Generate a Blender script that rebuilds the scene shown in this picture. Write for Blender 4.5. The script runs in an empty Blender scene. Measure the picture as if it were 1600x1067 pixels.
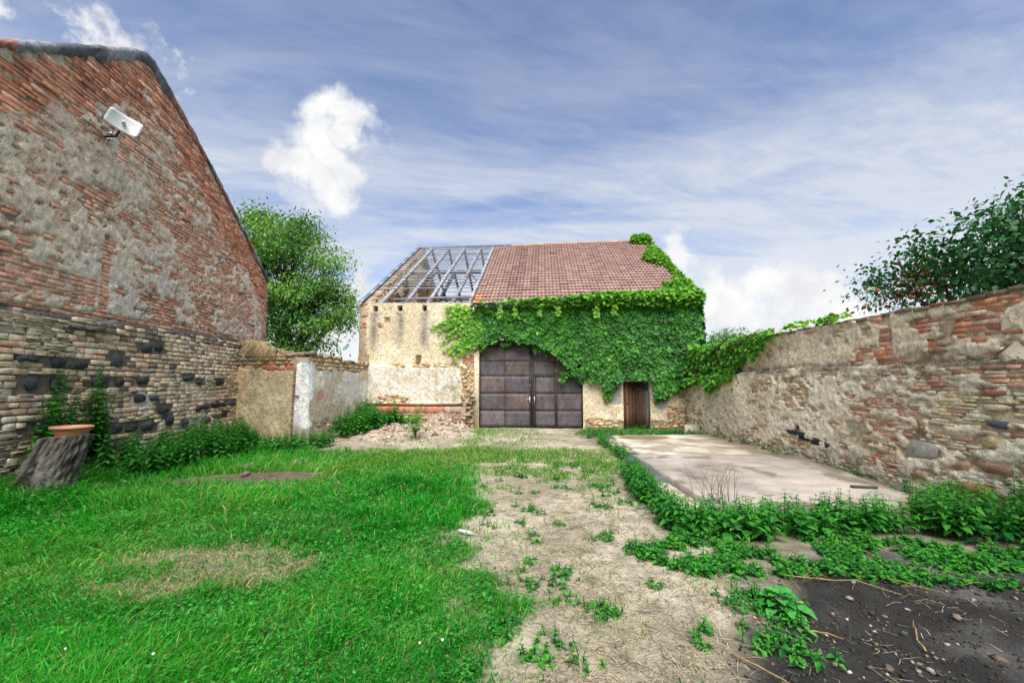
import bpy, math, random
import numpy as np
from mathutils import Vector, noise as mnoise

R = np.random.default_rng(11)
random.seed(5)
scene = bpy.context.scene
COL = scene.collection

# ------------------------------------------------------------------ camera, sky, sun, exposure
cam = bpy.data.cameras.new('camera')
cam.lens = 16.0
cam.sensor_width = 36.0
cam.clip_start = 0.05
cam.clip_end = 3000
camo = bpy.data.objects.new('camera', cam)
camo.location = (0, 0, 1.65)
camo.rotation_euler = (math.radians(90 + 5.18), 0, 0)
COL.objects.link(camo)
scene.camera = camo

SUN_EL, SUN_AZ = 57.0, 175.0          # azimuth clockwise from +Y: high behind the camera, veiled by thin cloud
sun = bpy.data.lights.new('sun', 'SUN')
sun.energy = 3.5
sun.angle = math.radians(52)
sun.color = (1.0, 0.95, 0.87)
suno = bpy.data.objects.new('sun', sun)
_a, _e = math.radians(SUN_AZ), math.radians(SUN_EL)
_d = Vector((math.sin(_a) * math.cos(_e), math.cos(_a) * math.cos(_e), math.sin(_e)))
suno.rotation_euler = _d.to_track_quat('Z', 'Y').to_euler()
suno.location = (-6, -12, 20)
COL.objects.link(suno)

scene.view_settings.view_transform = 'Standard'
scene.view_settings.look = 'None'
scene.view_settings.gamma = 1
scene.view_settings.exposure = 1.0
scene.view_settings.use_curve_mapping = False
scene.cycles.use_denoising = True
scene.cycles.max_bounces = 6
scene.cycles.diffuse_bounces = 3
scene.cycles.transparent_max_bounces = 4


class NT:
    """small helper to chain shader nodes"""
    def __init__(self, tree):
        self.t = tree
        tree.nodes.clear()

    def n(self, typ, ins=None, **kw):
        nd = self.t.nodes.new(typ)
        for k, v in kw.items():
            setattr(nd, k, v)
        for k, v in (ins or {}).items():
            s = nd.inputs[k]
            if isinstance(v, bpy.types.NodeSocket):
                self.t.links.new(v, s)
            else:
                s.default_value = v
        return nd

    def math(self, op, a, b=0.0, c=None, clamp=False):
        d = {0: a, 1: b}
        if c is not None:
            d[2] = c
        return self.n('ShaderNodeMath', d, operation=op, use_clamp=clamp).outputs[0]

    def vmath(self, op, a, b=(0, 0, 0), out=0):
        return self.n('ShaderNodeVectorMath', {0: a, 1: b}, operation=op).outputs[out]

    def ss(self, v, lo, hi, a=0.0, b=1.0):
        return self.n('ShaderNodeMapRange', {0: v, 1: lo, 2: hi, 3: a, 4: b}, interpolation_type='SMOOTHSTEP').outputs[0]

    def noise(self, vec, scale, detail=4.0, rough=0.55, dist=0.0, col=False):
        nd = self.n('ShaderNodeTexNoise', {'Vector': vec, 'Scale': scale, 'Detail': detail, 'Roughness': rough, 'Distortion': dist})
        return nd.outputs['Color' if col else 0]

    def mix(self, f, a, b, blend='MIX'):
        nd = self.n('ShaderNodeMix', {0: f, 6: a, 7: b}, data_type='RGBA', blend_type=blend)
        return nd.outputs[2]


def pix_dir(x, y):
    """direction in the sky of a place 1600 x 1067"""
    th = math.radians(5.18)
    v = 533.5 - y
    d = Vector((x - 800.0, 711 * math.cos(th) - v * math.sin(th), 711 * math.sin(th) + v * math.cos(th)))
    return d.normalized()


world = bpy.data.worlds.new('World')
scene.world = world
world.use_nodes = True
w = NT(world.node_tree)
tc = w.n('ShaderNodeTexCoord').outputs['Generated']
sky = w.n('ShaderNodeTexSky', sky_type='NISHITA', sun_disc=False, sun_elevation=_e, sun_rotation=_a,
          altitude=200, air_density=1.0, dust_density=1.0, ozone_density=2.2)
sep = w.n('ShaderNodeSeparateXYZ', {0: tc})
dz = sep.outputs[2]
# thin high cloud: noise on a plane far above, drawn out into streaks
hz = w.math('ADD', w.math('MAXIMUM', dz, 0.0), 0.10)
pl = w.n('ShaderNodeCombineXYZ', {0: w.math('DIVIDE', sep.outputs[0], hz), 1: w.math('DIVIDE', sep.outputs[1], hz), 2: 0.0}).outputs[0]
plr = w.n('ShaderNodeMapping', {'Vector': pl, 'Rotation': (0, 0, math.radians(-60)), 'Scale': (0.42, 1.25, 1.0)}).outputs[0]
c1 = w.noise(plr, 1.9, 8.0, 0.62, 0.7)
c2 = w.noise(w.n('ShaderNodeMapping', {'Vector': pl, 'Location': (1.1, -2.3, 0), 'Scale': (0.35, 0.45, 1)}).outputs[0], 0.8, 3.0, 0.5)
c3 = w.noise(w.n('ShaderNodeMapping', {'Vector': plr, 'Scale': (1.0, 2.2, 1.0)}).outputs[0], 6.0, 6.0, 0.65, 0.4)
veil = w.math('ADD', w.math('MULTIPLY', w.ss(c1, 0.28, 0.72), 0.60), w.math('MULTIPLY', w.ss(c2, 0.32, 0.62), 0.46))
veil = w.math('ADD', veil, w.math('MULTIPLY', w.math('SUBTRACT', c3, 0.5), 0.75))
low = w.ss(dz, 0.62, 0.24)
veil = w.math('MULTIPLY', veil, w.math('ADD', 0.44, w.math('MULTIPLY', low, 0.95)), clamp=True)
skyc = w.mix(1.0, sky.outputs[0], (0.52, 0.55, 0.62, 1), 'MULTIPLY')
skyc = w.mix(w.math("MULTIPLY", veil, 0.80), skyc, (2.72, 2.80, 3.02, 1))
# heaped clouds
wob = w.vmath('SUBTRACT', w.noise(tc, 5.5, 7.0, 0.62, 0.0, True), (0.5, 0.5, 0.5))
wob = w.n('ShaderNodeVectorMath', {0: wob, 'Scale': 0.25}, operation='SCALE').outputs[0]
dw = w.vmath('ADD', tc, wob)
puffs = [(506, 172, 46), (548, 184, 38), (500, 222, 48), (478, 275, 40), (508, 285, 42), (525, 240, 34), (470, 320, 30), (440, 285, 22),
         (165, 55, 40), (205, 58, 42), (232, 66, 30), (240, 105, 26), (15, 22, 42),
         (1048, 402, 34), (1072, 412, 24), (1115, 455, 38), (1150, 478, 40), (1180, 500, 40), (1225, 452, 42), (1262, 470, 46),
         (1300, 492, 46), (1350, 500, 40), (560, 478, 34), (545, 500, 40), (590, 500, 30), (575, 425, 14)]
mask = None
for (px, py, pr) in puffs:
    d = pix_dir(px, py)
    rr = pr / 711.0 * max(0.45, d.y ** 1.5)
    dist = w.vmath('DISTANCE', dw, tuple(d), out=1)
    m = w.ss(dist, rr * 1.45, rr * 0.50)
    if pr < 20 or (px, py) in ((470, 320),):
        m = w.math('MULTIPLY', m, 0.5)
    mask = m if mask is None else w.math('MAXIMUM', mask, m)
# the same heaps all round the horizon
ring = w.noise(w.n('ShaderNodeMapping', {'Vector': tc, 'Scale': (1, 1, 2.2)}).outputs[0], 3.2, 7.0, 0.6)
ring = w.math('MULTIPLY', w.ss(ring, 0.46, 0.60), w.math('MULTIPLY', w.ss(dz, 0.30, 0.12), 0.8))
mask = w.math('MAXIMUM', mask, ring)
shade = w.noise(tc, 7.0, 5.0, 0.6)
cloudc = w.mix(w.ss(shade, 0.35, 0.62), (2.75, 2.8, 2.95, 1), (3.5, 3.5, 3.45, 1))
skyc = w.mix(mask, skyc, cloudc)
bg = w.n('ShaderNodeBackground', {'Color': skyc, 'Strength': 0.145})
wo = w.n('ShaderNodeOutputWorld', {'Surface': bg.outputs[0]})


# ------------------------------------------------------------------ helpers
def S(r, g, b):
    f = lambda c: (c / 255.0 / 12.92) if c / 255.0 <= 0.04045 else ((c / 255.0 + 0.055) / 1.055) ** 2.4
    return np.array([f(r), f(g), f(b)])


def _h(ix, iy, s):
    n = (ix.astype(np.int64) * 374761393 + iy.astype(np.int64) * 668265263 + s * 144269504) & 0x7fffffff
    n = ((n ^ (n >> 13)) * 1274126177) & 0x7fffffff
    return ((n ^ (n >> 16)) & 0xffff) / 65535.0


def vn(x, y, s=0):
    x = np.asarray(x, float); y = np.asarray(y, float)
    x0 = np.floor(x); y0 = np.floor(y)
    fx = x - x0; fy = y - y0
    fx = fx * fx * (3 - 2 * fx); fy = fy * fy * (3 - 2 * fy)
    a = _h(x0, y0, s); b = _h(x0 + 1, y0, s); c = _h(x0, y0 + 1, s); d = _h(x0 + 1, y0 + 1, s)
    return (a * (1 - fx) + b * fx) * (1 - fy) + (c * (1 - fx) + d * fx) * fy


def fbm(x, y, s=0, o=4):
    x = np.asarray(x, float); y = np.asarray(y, float)
    t = 0; a = 1.0; tot = 0
    for i in range(o):
        t = t + a * vn(x * 2 ** i + 17.3 * i, y * 2 ** i - 9.1 * i, s + i)
        tot += a
        a *= 0.5
    return t / tot


def sm(x, lo, hi):
    t = np.clip((np.asarray(x, float) - lo) / (hi - lo), 0, 1)
    return t * t * (3 - 2 * t)


def lerp(a, b, t):
    t = np.asarray(t, float)
    return np.asarray(a) * (1 - t[..., None]) + np.asarray(b) * t[..., None]


def inpoly(x, y, poly):
    x = np.asarray(x, float); y = np.asarray(y, float)
    r = np.zeros(x.shape, bool)
    n = len(poly)
    for i in range(n):
        x1, y1 = poly[i]; x2, y2 = poly[(i + 1) % n]
        if y1 == y2:
            continue
        c = ((y1 > y) != (y2 > y)) & (x < (x2 - x1) * (y - y1) / (y2 - y1) + x1)
        r ^= c
    return r


def make_mesh(name, V, polys, mat, col=None, smooth=False):
    me = bpy.data.meshes.new(name)
    V = np.ascontiguousarray(V, np.float32)
    polys = [np.asarray(p, np.int32) for p in polys if len(p)]
    loops = np.concatenate([p.ravel() for p in polys])
    tot = np.concatenate([np.full(len(p), p.shape[1], np.int32) for p in polys])
    st = np.concatenate([[0], np.cumsum(tot)[:-1]]).astype(np.int32)
    me.vertices.add(len(V)); me.vertices.foreach_set('co', V.ravel())
    me.loops.add(len(loops)); me.loops.foreach_set('vertex_index', loops)
    me.polygons.add(len(tot)); me.polygons.foreach_set('loop_start', st)
    if smooth:
        me.polygons.foreach_set('use_smooth', np.ones(len(tot), bool))
    me.update(calc_edges=True)
    if col is not None:
        col = np.asarray(col, np.float32)
        if col.ndim == 1:
            col = np.tile(col, (len(V), 1))
        ca = me.color_attributes.new('Col', 'FLOAT_COLOR', 'POINT')
        ca.data.foreach_set('color', np.concatenate([col[:, :3], np.ones((len(V), 1), np.float32)], 1).ravel().astype(np.float32))
    me.materials.append(mat)
    return me


def wloc(o):
    v = Vector((0, 0, 0))
    while o is not None:
        v += o.location
        o = o.parent
    return v


def put(name, V, polys, mat, parent=None, col=None, smooth=False, centre=False, kind=None, label=None):
    """one mesh object from world coordinates, as a child of parent"""
    V = np.asarray(V, float)
    base = np.array(wloc(parent)) if parent is not None else np.zeros(3)
    org = V.mean(0) if centre else base
    me = make_mesh(name, V - org, polys, mat, col, smooth)
    o = bpy.data.objects.new(name, me)
    COL.objects.link(o)
    o.parent = parent
    o.location = Vector(org - base)
    if kind:
        o['kind'] = kind
    if label:
        o['label'] = label
    return o


def thing(name, label, cat, loc=(0, 0, 0), group=None):
    o = bpy.data.objects.new(name, None)
    o.empty_display_size = 0.1
    COL.objects.link(o)
    o.location = loc
    o['label'] = label
    o['category'] = cat
    o['kind'] = 'thing'
    if group:
        o['group'] = group
    return o


def tag(o, label, cat, group=None):
    o['label'] = label
    o['category'] = cat
    if 'kind' not in o:
        o['kind'] = 'thing'
    if group:
        o['group'] = group
    return o


class Acc:
    """collects pieces of geometry for one mesh"""
    def __init__(self):
        self.V = []; self.C = []; self.P = {}; self.n = 0

    def add(self, V, polys, col):
        V = np.asarray(V, float).reshape(-1, 3)
        for p in polys:
            p = np.asarray(p, int)
            self.P.setdefault(p.shape[1], []).append(p + self.n)
        self.V.append(V)
        col = np.asarray(col, float)
        self.C.append(np.tile(col, (len(V), 1)) if col.ndim == 1 else col)
        self.n += len(V)
        return self

    def build(self, name, mat, parent=None, **kw):
        if not self.n:
            return None
        return put(name, np.concatenate(self.V), [np.concatenate(v) for v in self.P.values()], mat, parent, np.concatenate(self.C), **kw)


BOXF = np.array([[0, 3, 2, 1], [4, 5, 6, 7], [0, 1, 5, 4], [1, 2, 6, 5], [2, 3, 7, 6], [3, 0, 4, 7]])


def obox(c, ax, ay, az):
    """box from centre and three half axes"""
    c, ax, ay, az = [np.asarray(q, float) for q in (c, ax, ay, az)]
    return np.array([c - ax - ay - az, c + ax - ay - az, c + ax + ay - az, c - ax + ay - az,
                     c - ax - ay + az, c + ax - ay + az, c + ax + ay + az, c - ax + ay + az])


def beam(a, b, wd, ht, up=(0, 0, 1), nseg=4, wob=0.0):
    """a slightly bowed timber from a to b with chamfered section"""
    a = np.asarray(a, float); b = np.asarray(b, float)
    d = (b - a) / np.linalg.norm(b - a)
    s = np.cross(d, up); s /= np.linalg.norm(s)
    u = np.cross(s, d)
    ch = min(wd, ht) * 0.14
    sec = np.array([(-wd / 2 + ch, -ht / 2), (wd / 2 - ch, -ht / 2), (wd / 2, -ht / 2 + ch), (wd / 2, ht / 2 - ch),
                    (wd / 2 - ch, ht / 2), (-wd / 2 + ch, ht / 2), (-wd / 2, ht / 2 - ch), (-wd / 2, -ht / 2 + ch)])
    V = []
    for i in range(nseg + 1):
        t = i / nseg
        p = a + (b - a) * t + s * R.normal(0, wob) + u * R.normal(0, wob)
        V.append(p + sec[:, :1] * s + sec[:, 1:] * u)
    V = np.concatenate(V)
    F = []
    for i in range(nseg):
        for k in range(8):
            F.append((i * 8 + k, i * 8 + (k + 1) % 8, i * 8 + 8 + (k + 1) % 8, i * 8 + 8 + k))
    caps = [list(range(7, -1, -1)), list(range(nseg * 8, nseg * 8 + 8))]
    return V, [np.array(F), np.array(caps)]


def tube(pts, rad, ns=7, cap=True):
    pts = np.asarray(pts, float)
    n = len(pts)
    rad = np.broadcast_to(np.asarray(rad, float), (n,))
    V = []
    prev = None
    for i in range(n):
        d = pts[min(i + 1, n - 1)] - pts[max(i - 1, 0)]
        d = d / (np.linalg.norm(d) + 1e-9)
        if prev is None:
            ref = np.array([0, 0, 1.0]) if abs(d[2]) < 0.9 else np.array([1.0, 0, 0])
            s = np.cross(d, ref)
        else:
            s = prev - d * (prev @ d)
        s /= np.linalg.norm(s) + 1e-9
        prev = s
        u = np.cross(d, s)
        a = np.arange(ns) * 2 * math.pi / ns
        V.append(pts[i] + rad[i] * (np.cos(a)[:, None] * s + np.sin(a)[:, None] * u))
    V = np.concatenate(V)
    F = [(i * ns + k, i * ns + (k + 1) % ns, (i + 1) * ns + (k + 1) % ns, (i + 1) * ns + k) for i in range(n - 1) for k in range(ns)]
    polys = [np.array(F)]
    if cap:
        polys.append(np.array([list(range(ns - 1, -1, -1)), list(range((n - 1) * ns, n * ns))]))
    return V, polys


def unit(v):
    return v / (np.linalg.norm(v, axis=-1, keepdims=True) + 1e-9)


def leaves(P, D, N, L, W, fold=0.25, droop=0.15):
    """many pointed, folded leaves: base points, axes, normals, lengths, widths"""
    P = np.asarray(P, float); n = len(P)
    D = unit(np.asarray(D, float)); N = unit(np.asarray(N, float) - D * np.sum(np.asarray(N) * D, -1, keepdims=True))
    Sd = np.cross(D, N)
    L = np.broadcast_to(L, (n,))[:, None]; W = np.broadcast_to(W, (n,))[:, None] / 2
    v0 = P
    m = P + D * L * 0.42 - N * W * fold * 0.5
    l = P + D * L * 0.36 - Sd * W + N * W * fold
    r = P + D * L * 0.36 + Sd * W + N * W * fold
    l2 = P + D * L * 0.72 - Sd * W * 0.62 + N * W * fold * 0.3 - N * L * droop * 0.4
    r2 = P + D * L * 0.72 + Sd * W * 0.62 + N * W * fold * 0.3 - N * L * droop * 0.4
    t = P + D * L - N * L * droop
    V = np.stack([v0, l, m, r, l2, r2, t], 1).reshape(-1, 3)
    b = (np.arange(n) * 7)[:, None]
    tri = np.array([[0, 2, 1], [0, 3, 2], [4, 2, 6], [2, 5, 6]])
    quad = np.array([[1, 2, 4, 4], [2, 3, 5, 5]])
    T = np.concatenate([tri, [[1, 2, 4], [2, 3, 5]]])
    F = (b[:, None, :] + T[None]).reshape(-1, 3)
    return V, [F]


def rep(C, k):
    return np.repeat(np.asarray(C), k, axis=0)


def jit(col, n, s=0.15, hue=0.06):
    col = np.asarray(col, float)
    return np.clip(col * (1 + R.normal(0, s, (n, 1))) * (1 + R.normal(0, hue, (n, 3))), 0.002, 0.95)


# ------------------------------------------------------------------ materials
def attr_mat(name, rough=0.9, var=0.35, vscale=9.0, fine=70.0, bump=0.5, bdist=0.006, spec=0.25, metal=0.0, streak=None, tint=None):
    """surface whose own colours sit in the mesh, broken up by noise with fine relief"""
    m = bpy.data.materials.new(name)
    m.use_nodes = True
    t = NT(m.node_tree)
    pos = t.n('ShaderNodeNewGeometry').outputs['Position']
    if streak:
        pos2 = t.n('ShaderNodeMapping', {'Vector': pos, 'Scale': streak}).outputs[0]
    else:
        pos2 = pos
    c = t.n('ShaderNodeAttribute', attribute_name='Col').outputs['Color']
    n1 = t.noise(pos2, vscale, 6, 0.6)
    n2 = t.noise(pos2, fine, 4, 0.65)
    f = t.math('ADD', t.math('MULTIPLY', t.ss(n1, 0.28, 0.72), var), t.math('MULTIPLY', t.ss(n2, 0.3, 0.7), var * 0.9))
    f = t.math('ADD', f, 1.0 - var * 0.95)
    g = t.n('ShaderNodeCombineXYZ', {0: f, 1: f, 2: f}).outputs[0]
    c = t.mix(1.0, c, g, 'MULTIPLY')
    if tint is not None:
        n3 = t.noise(pos, vscale * 0.45, 5, 0.6)
        c = t.mix(t.ss(n3, 0.52, 0.74, 0.0, tint[3]), c, tuple(tint[:3]) + (1,))
    bm = t.n('ShaderNodeBump', {'Height': t.math('ADD', n2, t.math('MULTIPLY', n1, 1.5)), 'Strength': bump, 'Distance': bdist})
    p = t.n('ShaderNodeBsdfPrincipled', {'Base Color': c, 'Roughness': rough, 'Specular IOR Level': spec, 'Metallic': metal, 'Normal': bm.outputs[0]})
    t.n('ShaderNodeOutputMaterial', {'Surface': p.outputs[0]})
    return m


def leaf_mat(name, trans=0.3, rough=0.5, spec=0.3):
    m = bpy.data.materials.new(name)
    m.use_nodes = True
    t = NT(m.node_tree)
    c = t.n('ShaderNodeAttribute', attribute_name='Col').outputs['Color']
    pos = t.n('ShaderNodeNewGeometry').outputs['Position']
    n1 = t.noise(pos, 30, 3, 0.6)
    f = t.ss(n1, 0.25, 0.75, 0.72, 1.25)
    c = t.mix(1.0, c, t.n('ShaderNodeCombineXYZ', {0: f, 1: f, 2: f}).outputs[0], 'MULTIPLY')
    p = t.n('ShaderNodeBsdfPrincipled', {'Base Color': c, 'Roughness': rough, 'Specular IOR Level': spec})
    tr = t.n('ShaderNodeBsdfTranslucent', {'Color': t.mix(1.0, c, (1.25, 1.2, 0.6, 1), 'MULTIPLY')})
    mx = t.n('ShaderNodeMixShader', {0: trans, 1: p.outputs[0], 2: tr.outputs[0]})
    t.n('ShaderNodeOutputMaterial', {'Surface': mx.outputs[0]})
    return m


M_BRICK = attr_mat('weathered_brick', var=0.5, vscale=14, fine=90, bump=0.7, bdist=0.008, tint=(0.40, 0.34, 0.27, 0.55))
M_STONE = attr_mat('rough_stone', var=0.5, vscale=10, fine=60, bump=0.8, bdist=0.012)
M_PLASTER = attr_mat('old_plaster', var=0.58, vscale=11, fine=48, bump=1.0, bdist=0.018)
M_CONC = attr_mat('concrete', var=0.34, vscale=2.4, fine=45, bump=0.35, bdist=0.004)
M_SOIL = attr_mat('soil', var=0.55, vscale=5, fine=55, bump=0.9, bdist=0.02)
M_TILE = attr_mat('roof_tile', rough=0.75, var=0.3, vscale=3, fine=30, bump=0.2, bdist=0.003)
M_WOOD = attr_mat('grey_timber', rough=0.85, var=0.5, vscale=4, fine=25, bump=0.5, bdist=0.004)
M_DOORWOOD = attr_mat('weathered_planks', rough=0.8, var=0.75, vscale=5, fine=26, bump=0.7, bdist=0.006, streak=(3.0, 3.0, 0.16))
M_STEEL = attr_mat('gate_sheet_steel', rough=0.7, var=0.6, vscale=2.6, fine=11, bump=0.06, bdist=0.003, spec=0.3, streak=(1.3, 1.3, 0.9), tint=(0.10, 0.055, 0.04, 0.85))
M_METAL = attr_mat('dull_metal', rough=0.45, var=0.15, vscale=6, fine=40, bump=0.05, spec=0.5, metal=0.3)
M_PLASTIC = attr_mat('pale_plastic', rough=0.4, var=0.06, bump=0.02, spec=0.5)
M_BARK = attr_mat('bark', var=0.5, vscale=9, fine=40, bump=1.0, bdist=0.02)
M_LEAF = leaf_mat('leaf', 0.3)
M_GRASS = leaf_mat('grass_blade', 0.35, 0.6, 0.2)
M_STRAW = leaf_mat('dry_straw', 0.15, 0.8, 0.1)

CAMP = np.array([0, 0, 1.65])


# ------------------------------------------------------------------ masonry
class Frame:
    def __init__(self, O, e, n):
        self.O = np.array(O, float); self.e = np.array(e, float); self.n = np.array(n, float)

    def __call__(self, u, v, w):
        u, v, w = np.broadcast_arrays(np.asarray(u, float), np.asarray(v, float), np.asarray(w, float))
        return self.O + u[..., None] * self.e + v[..., None] * np.array([0, 0, 1.0]) + w[..., None] * self.n


BR_F = np.array([[0, 1, 5, 4], [1, 2, 6, 5], [2, 3, 7, 6], [3, 0, 4, 7], [4, 5, 9, 8], [5, 6, 10, 9], [6, 7, 11, 10], [7, 4, 8, 11], [8, 9, 10, 11]])


def brick_geo(p):
    u0, u1, v0, v1, wf = p['u0'], p['u1'], p['v0'], p['v1'], p['w']
    c = np.array([(u0, v0), (u1, v0), (u1, v1), (u0, v1)], float)
    j = min(0.010, 0.12 * (v1 - v0))
    c += R.normal(0, j * 0.6, (4, 2))
    mid = c.mean(0)
    a = R.normal(0, 0.008)
    c[:, 1] += (c[:, 0] - mid[0]) * a
    ins = np.sign(mid - c) * np.array([0.005, 0.005])
    f = c + ins * R.uniform(0.5, 1.3, (4, 1))
    back = np.c_[c, np.full(4, wf - p.get('d', 0.07))]
    md = np.c_[c, np.full(4, wf - 0.006) + R.normal(0, 0.002, 4)]
    fr = np.c_[f, np.full(4, wf) + R.normal(0, 0.004, 4)]
    return np.concatenate([back, md, fr]), [BR_F]


def stone_geo(p):
    u0, u1, v0, v1, wf = p['u0'], p['u1'], p['v0'], p['v1'], p['w']
    n = 8
    cu, cv, ru, rv = (u0 + u1) / 2, (v0 + v1) / 2, (u1 - u0) / 2, (v1 - v0) / 2
    a = np.arange(n) * 2 * math.pi / n + 0.39 + R.normal(0, 0.12, n)
    ex = p.get('ex', 0.62)
    q = np.c_[np.sign(np.cos(a)) * np.abs(np.cos(a)) ** ex * ru, np.sign(np.sin(a)) * np.abs(np.sin(a)) ** ex * rv] * R.uniform(p.get('jr', 0.86), 1.08, (n, 1))
    d = p.get('d', 0.07)
    bul = p.get('b', 0.02)
    back = np.c_[q, np.full(n, wf - d)]
    md = np.c_[q, np.full(n, wf - bul) + R.normal(0, 0.004, n)]
    fr = np.c_[q * R.uniform(0.80, 0.93, (n, 1)), np.full(n, wf - 0.002) + R.normal(0, bul * 0.3, n)]
    ce = np.array([[R.normal(0, ru * 0.15), R.normal(0, rv * 0.15), wf + R.normal(0.0, bul * 0.25)]])
    V = np.concatenate([back, md, fr, ce])
    V[:, 0] += cu; V[:, 1] += cv
    k = np.arange(n); k2 = (k + 1) % n
    F4 = np.concatenate([np.c_[k, k2, n + k2, n + k], np.c_[n + k, n + k2, 2 * n + k2, 2 * n + k]])
    F3 = np.c_[2 * n + k, 2 * n + k2, np.full(n, 3 * n)]
    return V, [F4, F3]


def realize(pieces, fr, parent, names, stuff_name, limit=300, mats=None):
    """the pieces that show largest become objects, the rest one joined part"""
    sc = []
    for p in pieces:
        c = fr((p['u0'] + p['u1']) / 2, (p['v0'] + p['v1']) / 2, p['w'])
        d = np.linalg.norm(c - CAMP)
        vis = 1.0 if (c[1] > 0.3 and abs(c[0]) < 1.16 * c[1] + 0.2) else 0.02
        sc.append((p['u1'] - p['u0']) * (p['v1'] - p['v0']) / d ** 2 * vis * p.get('vis', 1.0))
    order = np.argsort(-np.array(sc))
    rest = {}
    for i, k in enumerate(order):
        p = pieces[k]
        V, P = (stone_geo if p['k'] == 's' else brick_geo)(p)
        Vw = fr(V[:, 0], V[:, 1], V[:, 2])
        mat = M_STONE if p['k'] == 's' else M_BRICK
        colr = np.clip(np.asarray(p['c']) * (1 + R.normal(0, 0.05, (len(V), 1))), 0.004, 0.9)
        if i < limit:
            put(names[p['k']], Vw, P, mat, parent, colr, centre=True)
        else:
            rest.setdefault(p['k'], Acc()).add(Vw, P, colr)
    for k, a in rest.items():
        a.build(stuff_name[k], M_STONE if k == 's' else M_BRICK, parent, kind='stuff')


def grid_surface(name, fr, us, vs_of, hfun, cfun, mat, parent, skip=None, smooth=True):
    """a plaster or mortar skin: columns us, rows a function of u; height and colour from functions"""
    nu = len(us)
    U = []; Vv = []
    for u in us:
        vv = vs_of(u)
        U.append(np.full(len(vv), u)); Vv.append(vv)
    U = np.array(U); Vv = np.array(Vv)
    nv = U.shape[1]
    W = hfun(U, Vv)
    C = cfun(U, Vv, W)
    P = fr(U, Vv, W).reshape(-1, 3)
    i = np.arange(nu - 1)[:, None] * nv + np.arange(nv - 1)[None]
    q = np.stack([i, i + nv, i + nv + 1, i + 1], -1)
    if skip is not None:
        um = (U[:-1, :-1] + U[1:, 1:]) / 2; vm = (Vv[:-1, :-1] + Vv[1:, 1:]) / 2
        q = q[~skip(um, vm)]
    return put(name, P, [q.reshape(-1, 4)], mat, parent, C.reshape(-1, 3), smooth=smooth)


# ------------------------------------------------------------------ ground
def house_x(Y):
    return -7.16 - 0.1394 * (Y - 6.54)


def lawn_edge(Y):
    return np.interp(Y, [0, 2.6, 4, 5, 6.2, 7.4, 9.1, 10.3, 11.2, 12], [-0.2, -0.25, -0.42, -0.45, -0.35, -0.55, -1.2, -2.3, -4.0, -6.5])


def f_lawn(X, Y):
    n = fbm(X * 1.3, Y * 1.3, 31, 3) - 0.5
    n5 = fbm(X * 4.5, Y * 4.5, 33, 3) - 0.5
    a = sm(lawn_edge(Y) - X + n * 1.1 + n5 * 1.0, -0.30, 0.40)
    b = sm(X - house_x(Y) + 0.2, 0.0, 0.2)
    d = sm(((X + 4.45) / 1.35) ** 2 + ((Y - 8.05) / 0.55 - (X + 4.45) * 0.45) ** 2 + n * 0.8, 0.6, 1.1)   # bare patch by the house
    return a * b * d * sm(12.2 - Y + n, 0, 0.6)


def f_dry(X, Y):
    n = fbm(X * 2.2, Y * 2.2, 77, 3) - 0.5
    n2 = fbm(X * 6, Y * 6, 79, 3) - 0.5
    return 0.85 * sm(1.0 - (((X + 2.7) / 1.15) ** 2 + ((Y - 4.25) / 0.62) ** 2) + n * 1.6 + n2 * 1.2, 0.0, 1.0)


def f_dark(X, Y):
    n = fbm(X * 1.1, Y * 1.1, 55, 4) - 0.5
    e = np.interp(Y, [0, 2.6, 3.4, 4.2, 5.2], [0.75, 1.0, 1.5, 2.0, 3.2])
    return sm(X - e + n * 0.9, -0.1, 0.45) * sm(5.0 - Y + n * 0.8, 0, 0.5)


def f_path(X, Y):
    n = fbm(X * 1.3, Y * 1.3, 93, 3) - 0.5
    return sm(X - lawn_edge(Y) + n, 0, 0.5) * sm(2.1 - X + n * 0.6, 0, 0.5) * (1 - f_dark(X, Y))


def rubble_h(X, Y):
    d = ((X + 3.35) / 1.75) ** 2 + ((Y - 14.35) / 1.0) ** 2
    d2 = ((X + 2.35) / 0.75) ** 2 + ((Y - 15.6) / 0.95) ** 2
    n = fbm(X * 2.4, Y * 2.4, 12, 4)
    return np.maximum(0.36 * np.exp(-d * 1.3), 0.62 * np.exp(-d2 * 1.25)) * (0.55 + 0.9 * n)


def ground_z(X, Y):
    z = 0.05 * (fbm(X * 0.5, Y * 0.5, 3, 4) - 0.5) + 0.022 * (fbm(X * 4, Y * 4, 8, 3) - 0.5)
    z = z + 0.14 * sm(-(X - house_x(Y)) + 1.6, 0, 1.5) * sm(14 - Y, 0, 1.0)
    dk = f_dark(X, Y)
    z = z - dk * 0.05 + dk * 0.10 * (fbm(X * 1.8, Y * 1.8, 9, 4) - 0.45)
    z = z + dk * 0.045 * (fbm(X * 8, Y * 8, 10, 2) - 0.5)
    z = z + rubble_h(X, Y)
    return z * sm(Y, -0.5, 0.6) * sm(18.2 - Y, 0, 1.0) + 0.0


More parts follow.
